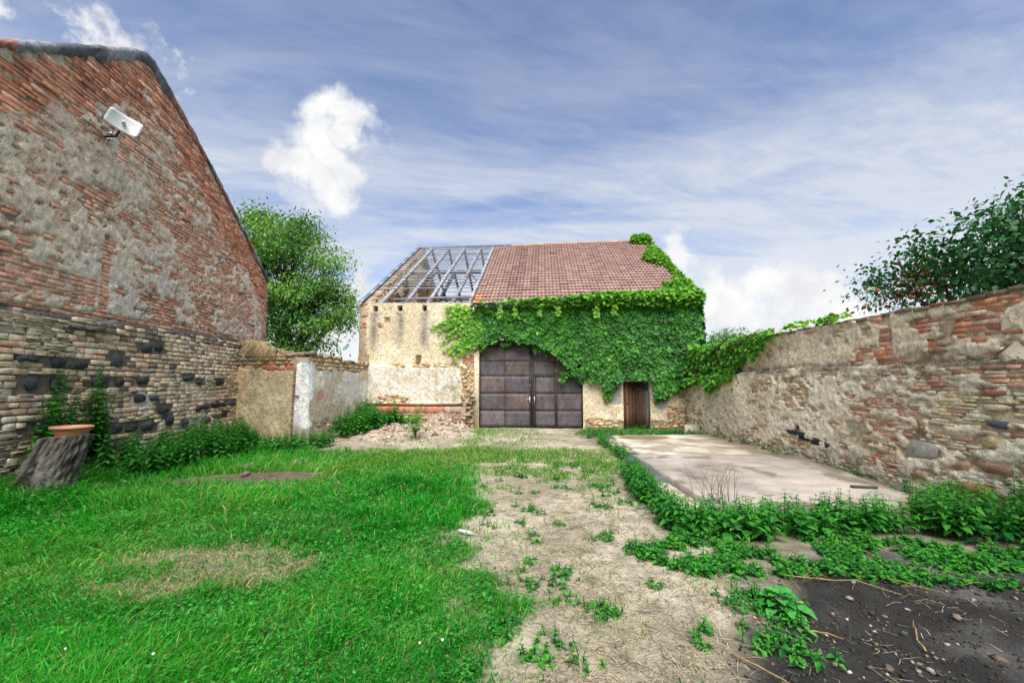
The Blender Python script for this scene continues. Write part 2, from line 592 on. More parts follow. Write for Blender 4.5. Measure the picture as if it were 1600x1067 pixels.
def ground_c(X, Y):
    n = fbm(X * 1.6, Y * 1.6, 41, 4)
    n2 = fbm(X * 6, Y * 6, 42, 3)
    tan = lerp(np.array([0.27, 0.235, 0.165]), np.array([0.40, 0.355, 0.265]), sm(n, 0.3, 0.7))
    tan = lerp(tan, np.array([0.16, 0.14, 0.10]), sm(n2, 0.58, 0.8) * 0.6)
    c = tan
    green = lerp(np.array([0.05, 0.10, 0.03]), np.array([0.08, 0.17, 0.04]), n2)
    c = lerp(c, green, f_lawn(X, Y) * (1 - 0.45 * f_dry(X, Y)))
    dk = lerp(np.array([0.022, 0.021, 0.019]), np.array([0.075, 0.072, 0.066]), sm(n, 0.40, 0.75))
    c = lerp(c, dk, f_dark(X, Y))
    bare = np.array([0.12, 0.095, 0.07])
    nearhouse = sm(-(X - house_x(Y)) + 5.0, 0, 0.8) * (1 - f_lawn(X, Y)) * sm(12 - Y, 0, 1)
    c = lerp(c, bare, nearhouse)
    rightband = sm(X - 1.9, 0, 0.6) * (1 - f_dark(X, Y))
    c = lerp(c, np.array([0.15, 0.135, 0.09]), rightband * 0.85)
    rub = sm(rubble_h(X, Y), 0.04, 0.14)
    c = lerp(c, lerp(np.array([0.50, 0.42, 0.33]), np.array([0.30, 0.24, 0.19]), n2), rub)
    return c


gx = np.concatenate([[-900, -300, -100, -40, -20, -12], np.arange(-9.6, 7.01, 0.045), [9, 14, 25, 60, 200, 900]])
gy = np.concatenate([[-900, -300, -80, -25, -8, -2], np.arange(0.0, 18.3, 0.045), [20, 24, 32, 60, 150, 400, 1500]])
GX, GY = np.meshgrid(gx, gy, indexing='ij')
inner = (GX > -9.7) & (GX < 7.1) & (GY > -0.1) & (GY < 18.4)
GZ = np.where(inner, ground_z(GX, GY), 0.0) * sm(GX, -9.6, -9.3) * sm(7.0 - GX, 0, 0.3)
GC = np.where(inner[..., None], ground_c(GX, GY), np.array([0.10, 0.15, 0.06]))
ii = np.arange(len(gx) - 1)[:, None] * len(gy) + np.arange(len(gy) - 1)[None]
gq = np.stack([ii, ii + len(gy), ii + len(gy) + 1, ii + 1], -1).reshape(-1, 4)
ground = put('ground', np.stack([GX, GY, GZ], -1).reshape(-1, 3), [gq], M_SOIL, None, GC.reshape(-1, 3), smooth=True)
ground['kind'] = 'structure'
ground['label'] = 'flat farmyard ground of soil, straw and trampled earth'


def gz(x, y):
    return ground_z(np.asarray(x, float), np.asarray(y, float))


# ------------------------------------------------------------------ gable house on the left
HO = (-7.16, 6.54, 0.0)
HF = Frame(HO, (-0.1381, 0.9904, 0), (0.9904, 0.1381, 0))
HS = np.array([-3.4, -0.67, 0.32, 0.95, 1.78, 2.19, 2.43, 2.94, 3.96, 5.63, 7.9, 9.0])
HZ = np.array([4.3, 6.31, 7.02, 7.47, 8.08, 8.30, 8.31, 8.10, 7.66, 6.88, 5.71, 5.12])


def htop(s):
    return np.interp(s, HS, HZ)


house = thing('gable_house', 'tall old brick gable end with flaking render and a dark stone-studded base', 'house', HO)


def ledge_z(s):
    return np.interp(s, [-3.4, -0.3, 1.3, 4.8, 9], [2.7, 2.71, 2.79, 2.92, 2.84])


def h_mask(s, z):
    up = sm(z - ledge_z(s), 0.0, 0.12)
    verge = np.minimum(htop(s) - z, 3)
    vfree = sm(verge + (fbm(s * 0.8, z * 0.8, 5, 3) - 0.5) * 1.3, 0.85, 1.35)
    n = fbm(s * 0.75 + z * 0.2, z * 1.25, 21, 3) * 0.34 + fbm(s * 3.4, z * 9.0, 25, 2) * 0.34 + fbm(s * 7, z * 19, 27, 2) * 0.32
    th = np.interp(z, [2.8, 3.4, 4.2, 5.2, 6.5, 8.0], [0.45, 0.47, 0.45, 0.48, 0.51, 0.54])
    # a band of bare brick low on the left, and a bare strip beside a blocked opening
    bare = sm(0.35 - np.abs(z - 3.25), 0, 0.2) * sm(1.6 - s, 0, 0.3)
    strip = sm(0.13 - np.abs(s - 1.60), 0, 0.05) * sm(4.4 - z, 0, 0.1)
    corner = sm(s - 8.62, 0, 0.1) * sm(z - 2.9, 0, 0.1)
    m = sm(n, th - 0.03, th + 0.03) * up * vfree
    m = m * (1 - 0.95 * bare) * (1 - strip) * (1 - corner)
    lo = (1 - up) * sm(fbm(s * 1.1, z * 1.6, 61, 4), 0.62, 0.70) * 0.9
    return np.maximum(m, lo), up


def h_height(s, z):
    m, up = h_mask(s, z)
    rough = fbm(s * 9, z * 9, 71, 3) - 0.5
    h = (-0.010 - 0.030 * (1 - up)) + 0.022 * m + rough * (0.020 + 0.010 * m) * (0.45 + 0.55 * up)
    under = sm(z - ledge_z(s), -0.02, 0.02)
    h = h + (1 - under) * 0.05 * sm(z - 0.2, 0, 0.2)
    return h


def h_col(s, z, wv):
    m, up = h_mask(s, z)
    n = fbm(s * 1.1, z * 1.1, 81, 4)
    pl = lerp(np.array([0.64, 0.56, 0.45]), np.array([0.53, 0.46, 0.38]), sm(n, 0.35, 0.65))
    pl = lerp(pl, np.array([0.46, 0.31, 0.235]), sm(fbm(s * 4, z * 9, 89, 3), 0.48, 0.66) * 0.65)
    greyp = sm(fbm(s * 0.6, z * 0.9, 83, 3), 0.5, 0.62) * sm(4.9 - z, 0, 1.0)
    pl = lerp(pl, np.array([0.54, 0.51, 0.49]), greyp * 0.6)
    mort = lerp(np.array([0.13, 0.10, 0.08]), np.array([0.48, 0.40, 0.32]), sm(fbm(s * 2, z * 2, 85, 3), 0.35, 0.6) * up + 0.1)
    c = lerp(mort, pl, sm(m, 0.1, 0.5))
    dirt = sm(0.16 - np.abs(z - ledge_z(s) + 0.02), 0, 0.1) * sm(fbm(s * 1.4, z * 3, 87, 3), 0.3, 0.55)  # darker band along the ledge line, broken up by noise
    return lerp(c, np.array([0.13, 0.12, 0.115]), dirt * 0.8)


grid_surface('render_coat', HF, np.linspace(-3.4, 9.0, 400), lambda u: np.linspace(0.0, htop(u) - 0.02, 210), h_height, h_col, M_PLASTER, house)

BAS = [(2.85, 2.37, .34, .2), (3.22, 2.4, .3, .18), (2.01, 2.07, .36, .26), (0.74, 1.97, .34, .2), (0.06, 2.0, .2, .12), (0.26, 2.0, .22, .12),
       (1.12, 1.95, .36, .15), (0.26, 1.64, .22, .24), (0.72, 1.63, .34, .22), (1.65, 1.68, .46, .24), (2.1, 1.66, .18, .14), (2.77, 1.71, .34, .17),
       (4.43, 1.77, .42, .16), (4.93, 1.67, .3, .14), (5.89, 1.67, .36, .14), (2.71, 1.34, .4, .2), (3.17, 1.33, .34, .16), (3.52, 1.06, .4, .16),
       (3.77, 0.81, .36, .28), (5.79, 1.07, .5, .16), (5.01, 1.03, .4, .16), (5.3, 1.05, .3, .16), (6.69, 1.06, .5, .17), (6.2, 1.05, .34, .13), (5.34, 0.70, .5, .15), (5.9, .74, .4, .14), (6.3, .80, .34, .2),
       (4.4, .72, .3, .13), (2.14, 0.80, .34, .22), (2.59, 0.77, .36, .18), (3.03, 0.77, .42, .22), (1.72, 0.77, .2, .16), (2.02, 0.45, .3, .2), (2.52, 0.44, .55, .24),
       (-0.5, 1.7, .35, .2), (-0.4, 1.0, .3, .2), (0.5, .95, .3, .18)]
pieces = []
for (s, z, a, b) in BAS:
    pieces.append(dict(k='s', u0=s - a / 2, u1=s + a / 2, v0=z - b / 2, v1=z + b / 2, w=0.055 + R.uniform(0, 0.02), b=0.03, ex=0.62, jr=0.70,
                       c=S(66, 68, 74) * R.uniform(0.6, 1.25), vis=1.5))


def clash(u0, u1, v0, v1, lst, pad=0.0):
    for (s, z, a, b) in lst:
        if u1 > s - a / 2 + pad and u0 < s + a / 2 - pad and v1 > z - b / 2 + pad and v0 < z + b / 2 - pad:
            return True
    return False


z = 0.10
while z < 8.2:
    hb = (0.070 if z > 2.72 else 0.092) + R.normal(0, 0.003)
    s = -3.4 + R.uniform(-0.2, 0)
    while s < 8.98:
        low = z + hb < float(ledge_z(s)) - 0.02
        L = R.choice([0.285, 0.285, 0.14]) * R.uniform(0.93, 1.07) if not low else R.uniform(0.17, 0.29)
        u0, u1 = s + (0.011 if low else 0.006), min(s + L - (0.011 if low else 0.006), 8.99)
        s += L
        if u1 - u0 < 0.05 or u0 < -3.38:
            continue
        if z + hb > min(htop(u0), htop(u1)) - 0.06:
            continue
        if low:
            if clash(u0, u1, z, z + hb, BAS, 0.03):
                # fill small gaps beside the dark stones
                continue
            nb = float(fbm(u0 * 0.55, z * 2.6, 107, 2))
            if nb > 0.66 or (z < 0.5 and R.random() < .4) or R.random() < 0.05:
                k = 2 if R.random() < 0.45 else 3
                for q in range(k):
                    a0 = u0 - R.uniform(0, 0.03); a1 = u1 + R.uniform(-0.06, 0.04)
                    v0 = z + q * (hb + 0.008) / k
                    c = lerp(S(186, 172, 142), S(150, 140, 122), np.array(R.random())) * R.uniform(0.95, 1.45)
                    pieces.append(dict(k='b', u0=a0, u1=a1, v0=v0 + 0.002, v1=v0 + (hb + 0.008) / k - 0.004, w=0.05 + R.normal(0, 0.016), c=c, d=0.09))
                continue
            t = R.random()
            if t < 0.5:
                c = lerp(S(188, 164, 138), S(198, 178, 154), np.array(R.random()))
            elif t < 0.75:
                c = S(178, 168, 150)
            elif t < 0.9:
                c = S(190, 152, 126)
            else:
                c = S(120, 104, 96)
            near = float(ledge_z(u0)) - z
            if near < 0.34 and R.random() < 0.65:
                c = S(104, 96, 92)
            wv = 0.036 + R.normal(0, 0.006)
            if near < 0.3 and u0 < 2.2:
                wv += R.uniform(0.02, 0.09)
            pieces.append(dict(k='b', u0=u0, u1=u1, v0=z, v1=z + hb - 0.012, w=wv, c=np.clip(c * R.uniform(0.9, 1.6), 0, .75), d=0.09))
        else:
            uu = np.linspace(u0, u1, 4)
            hh = h_height(uu, np.full(4, z + hb / 2))
            wv = -0.001 + R.normal(0, 0.005)
            verge = float(htop((u0 + u1) / 2)) - z
            if verge < 1.0 and R.random() < 0.4:
                wv += R.uniform(0, 0.025)
            if hh.min() > wv + 0.004:
                continue
            t = R.random()
            c = S(186, 126, 98) if t < 0.45 else (S(168, 112, 90) if t < 0.75 else (S(196, 150, 124) if t < 0.9 else S(142, 100, 84)))
            if verge > 1.2:
                c = lerp(c, S(182, 148, 128), np.array(0.5))
            if z < 3.9 and u0 > 6.5:
                c = lerp(c, S(184, 150, 136), np.array(0.5))
            pieces.append(dict(k='b', u0=u0, u1=u1, v0=z, v1=z + hb - 0.007, w=wv, c=c * R.uniform(0.9, 1.3)))
    z += hb + 0.006
realize(pieces, HF, house, {'b': 'brick', 's': 'black_stone'}, {'b': 'bricks', 's': 'stones'})

# body of the house behind the gable, its roof and the mortar cap along the verge
IN = np.array([-0.9904, -0.1381, 0])
a = Acc()
ss = np.linspace(-3.4, 9.0, 30)
for dep, flip in ((0.10, 0), (6.0, 1)):
    pass
Vb = []
for dep in (-0.06, -6.0):
    for s in ss:
        Vb.append(HF(s, 0, dep)); Vb.append(HF(s, float(htop(s)) - 0.04, dep))
Vb = np.array(Vb); m_ = len(ss) * 2
F = []
for i in range(len(ss) - 1):
    F.append((i * 2, i * 2 + 2, i * 2 + 3, i * 2 + 1))
    F.append((m_ + i * 2, m_ + i * 2 + 1, m_ + i * 2 + 3, m_ + i * 2 + 2))
for i in (0, len(ss) - 1):
    F.append((i * 2, i * 2 + 1, m_ + i * 2 + 1, m_ + i * 2))
put('wall', Vb, [np.array(F)], M_PLASTER, house, np.array([0.36, 0.31, 0.26]))
ra = Acc()
Vr = []
for s in HS:
    for dep in (-0.22, -6.2):
        Vr.append(HF(s, float(htop(s)) - 0.08, dep)); Vr.append(HF(s, float(htop(s)) + 0.0, dep))
F = []
for i in range(len(HS) - 1):
    b0, b1 = i * 4, i * 4 + 4
    F += [(b0, b1, b1 + 1, b0 + 1), (b0 + 1, b1 + 1, b1 + 3, b0 + 3), (b0 + 2, b0 + 3, b1 + 3, b1 + 2), (b0, b0 + 2, b1 + 2, b1)]
put('roof', np.array(Vr), [np.array(F)], M_TILE, house, S(120, 70, 58))
# mortar cap
sv = np.linspace(-3.4, 9.02, 420)
zt = htop(sv)
n1 = fbm(sv * 2.5, sv * 0, 7, 4); n2 = fbm(sv * 5, sv * 0 + 4, 9, 3)
near_top = np.exp(-((sv - 2.0) / 1.5) ** 2)
n3 = fbm(sv * 14, sv * 0 + 6, 8, 2)
thick = 0.03 + 0.09 * n1 * n3 * 2 + near_top * 0.22 * (0.2 + n1)
prof = []
prof.append(HF(sv, zt - thick, 0.0 * sv + 0.012))
prof.append(HF(sv, zt - thick * 0.8, 0.012 + 0.035 * n3))
prof.append(HF(sv, zt - 0.02, 0.015 + 0.06 * n3))
prof.append(HF(sv, zt + 0.01 + 0.06 * n3, 0.01 + 0.05 * n2))
prof.append(HF(sv, zt + 0.03 + 0.06 * n3, 0 * sv - 0.06))
prof.append(HF(sv, zt + 0.05, 0 * sv - 0.30))
prof = np.array(prof)
k = prof.shape[0]; nn = len(sv)
i = np.arange(k - 1)[:, None] * nn + np.arange(nn - 1)[None]
q = np.stack([i, i + 1, i + nn + 1, i + nn], -1).reshape(-1, 4)
cc = lerp(S(138, 142, 150), S(86, 90, 98), sm(fbm(sv * 3, sv * 0 + 2, 15, 4), 0.35, 0.65))
cc = lerp(cc, S(150, 96, 76), sm(fbm(sv * 2, sv * 0 + 8, 19, 3), 0.55, 0.68) * 0.8)
put('verge_capping', prof.reshape(-1, 3), [q], M_PLASTER, house, np.tile(cc, (k, 1)), smooth=False)
# rain gutter stub at the eave corner
g0 = HF(8.98, 4.86, -0.12); g1 = HF(9.42, 4.80, -0.12)
V, P = tube(np.linspace(g0, g1, 4), [0.07] * 4, 9)
put('gutter_end', V, P, M_METAL, house, S(96, 112, 128))

# ------------------------------------------------------------------ low yard wall between house and barn
lowwall = thing('yard_wall', 'low crumbling plastered wall between brick gable and barn, whitewashed pier at its end', 'wall', (-6.0, 13.0, 0))
# A: part that faces the camera
A0 = np.array([-8.35, 13.55, 0]); A1 = np.array([-6.02, 12.98, 0])
eA = (A1 - A0) / np.linalg.norm(A1 - A0); LA = np.linalg.norm(A1 - A0)
AF = Frame(A0, eA, (eA[1], -eA[0], 0))
topA = lambda u: np.interp(u, [0, 0.35, 0.8, 1.2, 1.7, LA], [2.60, 2.86, 2.80, 2.62, 2.52, 2.40]) + 0.09 * (fbm(np.asarray(u) * 5, np.asarray(u) * 0, 3, 3) - 0.5)


def a_h(u, v):
    st = sm(v - (1.95 + 0.35 * (fbm(u * 2, v * 0, 4, 3) - 0.3)), 0, 0.1)
    lf = sm(0.62 - u + 0.3 * (fbm(u * 2, v * 2, 6, 3) - 0.5), 0, 0.1)
    return 0.02 * (fbm(u * 8, v * 8, 2, 3) - 0.5) - 0.045 * st + 0.03 * lf * (1 - st)


def a_c(u, v, wv):
    n = fbm(u * 2.5, v * 2.5, 7, 4)
    c = lerp(S(200, 186, 152), S(178, 164, 134), sm(n, 0.35, 0.65))
    lf = sm(0.62 - u + 0.3 * (fbm(u * 2, v * 2, 6, 3) - 0.5), 0, 0.1)
    c = lerp(c, lerp(S(214, 190, 146), S(190, 168, 136), n), lf)
    st = sm(v - (1.95 + 0.35 * (fbm(u * 2, v * 0, 4, 3) - 0.3)), 0, 0.1)
    c = lerp(c, S(110, 98, 78), sm(0.010 - np.abs(fbm(u * 1.9, v * 2.2, 128, 4) - 0.5), 0, 0.006) * 0.6)
    return lerp(c, S(172, 152, 130), st) * 0.92


grid_surface('plaster_coat', AF, np.linspace(0, LA, 100), lambda u: np.linspace(-0.05, float(topA(u)), 110), a_h, a_c, M_PLASTER, lowwall)
# B: part that runs back to the barn
B0 = np.array([-5.66, 12.80, 0]); B1 = np.array([-5.36, 17.1, 0])
eB = (B1 - B0) / np.linalg.norm(B1 - B0); LB = np.linalg.norm(B1 - B0)
BF = Frame(B0, eB, (eB[1], -eB[0], 0))
topB = lambda u: np.interp(u, [0, 0.7, 1.5, 2.6, LB], [2.42, 2.45, 2.42, 2.36, 2.33]) + 0.10 * (fbm(np.asarray(u) * 4, np.asarray(u) * 0, 13, 3) - 0.5)


def b_h(u, v):
    st = sm(v - (1.98 + 0.4 * (fbm(u * 1.6, v * 0, 14, 3) - 0.45)), 0, 0.08)
    lo = sm(0.55 - v + 0.4 * (fbm(u * 2, v * 2, 16, 3) - 0.5), 0, 0.1)
    return 0.018 * (fbm(u * 7, v * 7, 2, 3) - 0.5) - 0.04 * np.maximum(st, lo)


def b_c(u, v, wv):
    n = fbm(u * 1.5, v * 2.0, 17, 4)
    c = lerp(S(230, 224, 212), S(204, 204, 204), sm(n, 0.35, 0.6))
    c = lerp(c, S(196, 184, 160), sm(fbm(u * 1.1, v * 1.6, 18, 4) + 0.22 * sm(1.6 - v, 0, 0.8), 0.5, 0.66))
    red = np.exp(-((u - 0.75) / 0.24) ** 2 - ((v - 1.32) / 0.16) ** 2) + 0.7 * np.exp(-((u - 0.5) / 0.16) ** 2 - ((v - 1.18) / 0.14) ** 2)
    c = lerp(c, S(196, 128, 118), sm(red * (0.4 + fbm(u * 7, v * 7, 19, 3)), 0.3, 0.7) * 0.8)
    st = sm(v - (1.98 + 0.4 * (fbm(u * 1.6, v * 0, 14, 3) - 0.45)), 0, 0.08)
    c = lerp(c, lerp(S(206, 184, 148), S(150, 136, 118), n), st)
    return c * 0.85


grid_surface('plaster_coat', BF, np.linspace(0, LB, 130), lambda u: np.linspace(-0.05, float(topB(u)), 100), b_h, b_c, M_PLASTER, lowwall)
# core, ragged top stones
for fr, LL, tp in ((AF, LA, topA), (BF, LB, topB)):
    uu = np.linspace(0, LL, 14)
    Vc = []
    for u in uu:
        t = float(tp(u))
        Vc += [fr(u, 0, -0.06), fr(u, t - 0.05, -0.06), fr(u, t - 0.05, -0.5), fr(u, 0, -0.5)]
    Vc = np.array(Vc)
    F = [(i * 4 + a_, i * 4 + 4 + a_, i * 4 + 4 + (a_ + 1) % 4, i * 4 + (a_ + 1) % 4) for i in range(13) for a_ in range(4)]
    F += [(0, 1, 2, 3), (55, 54, 53, 52)]
    put('wall_core', Vc, [np.array(F)], M_STONE, lowwall, S(150, 132, 110) * 0.8)
    u = 0.0
    while u < LL - 0.1:
        L = R.uniform(0.12, 0.34)
        for wv in (0.0, -0.22):
            t = float(tp(u + L / 2)) + R.uniform(-0.03, 0.04)
            p = dict(k='s', u0=0, u1=L, v0=0, v1=R.uniform(0.08, 0.14), w=0.0, d=0.22, b=0.04)
            V, P = stone_geo(p)
            Vw = fr(V[:, 0] + u, V[:, 1] + t - 0.06, V[:, 2] + wv + R.uniform(-0.03, 0.02))
            put('stone', Vw, P, M_STONE, lowwall, lerp(S(190, 170, 140), S(128, 112, 96), np.array(R.random())) * 0.8, centre=True)
        u += L * 0.92
# stones showing in the bare upper band and at the foot
pcs = []
for fr, LL, zr in ((AF, LA, (2.05, 2.5)), (BF, LB, (2.02, 2.3))):
    pcs = []
    z = zr[0]
    while z < zr[1]:
        u = R.uniform(0, 0.1)
        while u < LL - 0.3:
            L = R.uniform(0.14, 0.36)
            c = S(200, 176, 136) if R.random() < 0.6 else (S(184, 120, 98) if R.random() < 0.4 else S(160, 146, 128))
            pcs.append(dict(k='s', u0=u + 0.01, u1=u + L - 0.01, v0=z, v1=z + 0.105, w=-0.005 + R.normal(0, 0.012), c=c * 0.85 * R.uniform(0.7, 1.05), b=0.025))
            u += L
        z += 0.115
    if fr is BF:
        for q in range(26):
            u = R.uniform(0.5, LB - 0.3); z = R.uniform(0.05, 0.5); L = R.uniform(0.14, 0.3)
            pcs.append(dict(k='s', u0=u, u1=u + L, v0=z, v1=z + 0.11, w=-0.005, c=S(196, 170, 130) * R.uniform(0.6, 0.95), b=0.025))
    else:
        for q in range(9):
            u = R.uniform(1.0, 2.0); z = R.uniform(2.0, 2.1); L = 0.26
            pcs.append(dict(k='b', u0=u, u1=u + L, v0=z, v1=z + 0.07, w=0.006, c=S(190, 112, 88) * R.uniform(0.7, 1)))
    realize(pcs, fr, lowwall, {'s': 'stone', 'b': 'brick'}, {'s': 'stones', 'b': 'bricks'})
# whitewashed pier
PF = Frame((-6.04, 12.72, 0), (0.985, -0.05, 0), (-0.05, -0.985, 0))


def pier_pt(u, v, wv):
    return PF(u + (v - 1.0) * 0.02, v, wv)


uu = np.linspace(0, 0.38, 10); vv = np.linspace(-0.05, 2.16, 44)
U, Vv = np.meshgrid(uu, vv, indexing='ij')
U2 = U + 0.02 * (fbm(Vv * 2, U * 0, 3, 3) - 0.5) * (U > 0.3)
top = Vv + (Vv > 2.1) * 0.05 * np.sin(U * 9)
W = 0.012 * (fbm(U * 6, Vv * 3, 5, 3) - 0.5)
Pf = PF(U2 + (Vv - 1.0) * 0.025, top, W).reshape(-1, 3)
Pb = PF(U2 + (Vv - 1.0) * 0.025, top, W * 0 - 0.34).reshape(-1, 3)
nv = len(vv); nu = len(uu); off = nu * nv
i = np.arange(nu - 1)[:, None] * nv + np.arange(nv - 1)[None]
qf = np.stack([i, i + nv, i + nv + 1, i + 1], -1).reshape(-1, 4)
side = [(j, j + 1, off + j + 1, off + j) for j in range(nv - 1)] + [((nu - 1) * nv + j, off + (nu - 1) * nv + j, off + (nu - 1) * nv + j + 1, (nu - 1) * nv + j + 1) for j in range(nv - 1)]
side += [(j * nv + nv - 1, (j + 1) * nv + nv - 1, off + (j + 1) * nv + nv - 1, off + j * nv + nv - 1) for j in range(nu - 1)]
n = fbm(U * 4, Vv * 3, 9, 4)
cp = lerp(S(236, 236, 234), S(206, 208, 208), sm(n, 0.4, 0.65))
cp = lerp(cp, S(170, 160, 142), sm(0.52 - Vv + 0.35 * (n - 0.5), 0, 0.12))
cp = lerp(cp, S(120, 165, 190), sm(Vv - 2.09, 0, 0.04) * sm(U - 0.1, 0, 0.1))
cp = cp.reshape(-1, 3) * 0.88
pier = put('pier', np.concatenate([Pf, Pb]), [qf, np.array(side)], M_PLASTER, lowwall, np.concatenate([cp, cp]), label='whitewashed leaning pier with blue top edge')
V, P = tube(np.array([PF(-0.03, 1.28, 0.03), PF(0.16, 1.285, 0.035)]), 0.016, 6)
put('iron_pin', V, P, M_METAL, pier, S(70, 60, 54))
for q in range(24):
    z = 0.25 + q * 0.078
    c = S(196, 112, 84) if 1.05 < z < 1.7 else S(160, 138, 118)
    V, P = brick_geo(dict(u0=-0.10 + R.normal(0, .012), u1=-0.012, v0=z, v1=z + 0.068, w=-0.09 + R.normal(0, .01), d=0.2))
    put('brick', PF(V[:, 0] + (V[:, 1] - 1) * 0.025, V[:, 1], V[:, 2]), P, M_BRICK, lowwall, c * R.uniform(0.6, 0.9), centre=True)
# dry grass hanging over the top of the wall
a = Acc()
n = 380
base = np.array([AF(u, float(topA(u)) + 0.03, wv) for u, wv in zip(R.normal(0.95, 0.28, n), R.uniform(-0.25, 0.03, n))])
o = R.uniform(0.15, 0.55, n)
dirs = np.c_[R.normal(0.1, 0.25, n), R.normal(-0.35, 0.12, n), -R.uniform(0.4, 1.0, n)]
for k in range(1):
    p0 = base; p1 = base + np.c_[dirs[:, 0] * 0.1, dirs[:, 1] * 0.35, np.full(n, 0.05)]
    p2 = p1 + unit(dirs) * o[:, None]
    sd = np.c_[np.full(n, 0.006), np.zeros(n), np.zeros(n)]
    V = np.stack([p0 - sd, p0 + sd, p1 + sd, p1 - sd, p2], 1).reshape(-1, 3)
    b = np.arange(n)[:, None] * 5
    a.add(V, [b + np.array([[0, 1, 2, 3]]), b + np.array([[3, 2, 4]])], rep(jit(S(206, 186, 140) * 0.75, n), 5))
dg = a.build('dry_grass_tuft', M_STRAW, None, kind='stuff')
dg['label'] = 'straw coloured dead grass hanging over the low wall top'
tag(dg, dg['label'], 'dry grass')

# ------------------------------------------------------------------ barn
_b = math.radians(4.0)
FE = np.array([math.cos(_b), -math.sin(_b), 0]); FN = np.array([-math.sin(_b), -math.cos(_b), 0])
FF = Frame((0.70, 16.69, 0), FE, FN)
barn = thing('barn', 'old barn with half its roof tiled and half bare rafters, ivy over the front', 'barn', (0.70, 16.69, 0))
U0, U1 = -6.52, 5.85
EAVE = 4.66


def gate_top(u):
    return 3.02 + 0.26 * np.sqrt(np.clip(1 - ((np.asarray(u) + 0.02) / 2.0) ** 2, 0, 1))


def ftop(u):
    return np.interp(u, [U0, -6.25, -5.9, -2.5, -2.2, U1], [4.62, 4.70, 4.66, 4.64, 4.60, 4.60]) + 0.05 * (fbm(np.asarray(u) * 5, np.asarray(u) * 0, 3, 3) - 0.5)


def f_zone(u, v):
    """how far the plaster has fallen away"""
    n = fbm(u * 1.3, v * 1.3, 111, 4)
    n2 = fbm(u * 3.5, v * 3.5, 113, 3)
    q = sm(-6.22 - u + 0.28 * (n2 - 0.5), 0, 0.1)                                     # brick corner on the far left
    q = np.maximum(q, sm(n * 0.6 + n2 * 0.4 - 0.10 * sm(v - 2.4, 0, 0.3), 0.60, 0.66) * sm(-2.1 - u, 0, 0.1) * sm(v - 2.3, -0.1, 0.05))
    q = np.maximum(q, sm(u + 2.62 + 0.25 * (n2 - 0.5), 0, 0.1) * sm(-2.10 - u, 0, 0.04) * sm(2.75 - v + 0.3 * (n - .5), 0, 0.15))  # stones beside the gate
    q = np.maximum(q, sm(1.35 - v + 0.7 * (n - 0.5), 0, 0.12) * sm(0.7 - np.abs(u + 5.1), 0, 0.3) * sm(n2, 0.4, 0.55))
    q = np.maximum(q, sm(v - 2.18 - 0.10 * (n2 - 0.5), 0, 0.04) * sm(2.36 - v, 0, 0.05) * sm(-2.3 - u, 0, 0.1) * sm(n2, 0.42, 0.55))
    q = np.maximum(q, sm(u - 4.75 + 0.5 * (n - 0.5), 0, 0.15) * sm(n2 + 0.25 * sm(0.9 - v, 0, 0.4), 0.48, 0.6))   # rough end by the stone wall
    q = np.maximum(q, sm(0.32 - v + 0.3 * (n - 0.5), 0, 0.08) * sm(u - 1.9, 0, 0.1))
    return q


def f_h(u, v):
    z = f_zone(u, v)
    h = 0.012 * (fbm(u * 8, v * 8, 115, 3) - 0.5) + 0.03 * (fbm(u * 1.2, v * 1.2, 117, 2) - 0.5)
    h = h - 0.04 * z
    low = sm(2.30 + 0.03 * (fbm(u * 5, v * 0, 119, 2) - 0.5) - v, 0, 0.03) * sm(-2.35 - u, 0, 0.05)
    h = h + 0.09 * low
    for uc in (-5.89, -4.95, -4.02):
        h = h - 0.26 * sm(0.085 - np.abs(u - uc), 0, 0.02) * sm(0.10 - np.abs(v - 4.44), 0, 0.02)
    h = h - 0.20 * sm(0.11 - np.abs(u + 4.22 - (v - 2.5) * 0.1), 0, 0.05) * sm(0.20 - np.abs(v - 2.48), 0, 0.06)
    # cement filled openings either side of the small door
    h = h - 0.06 * sm(0.30 - np.abs(u - 2.96), 0, 0.02) * sm(v - 0.83, 0, 0.02) * sm(1.7 - v, 0, 0.02)
    return h


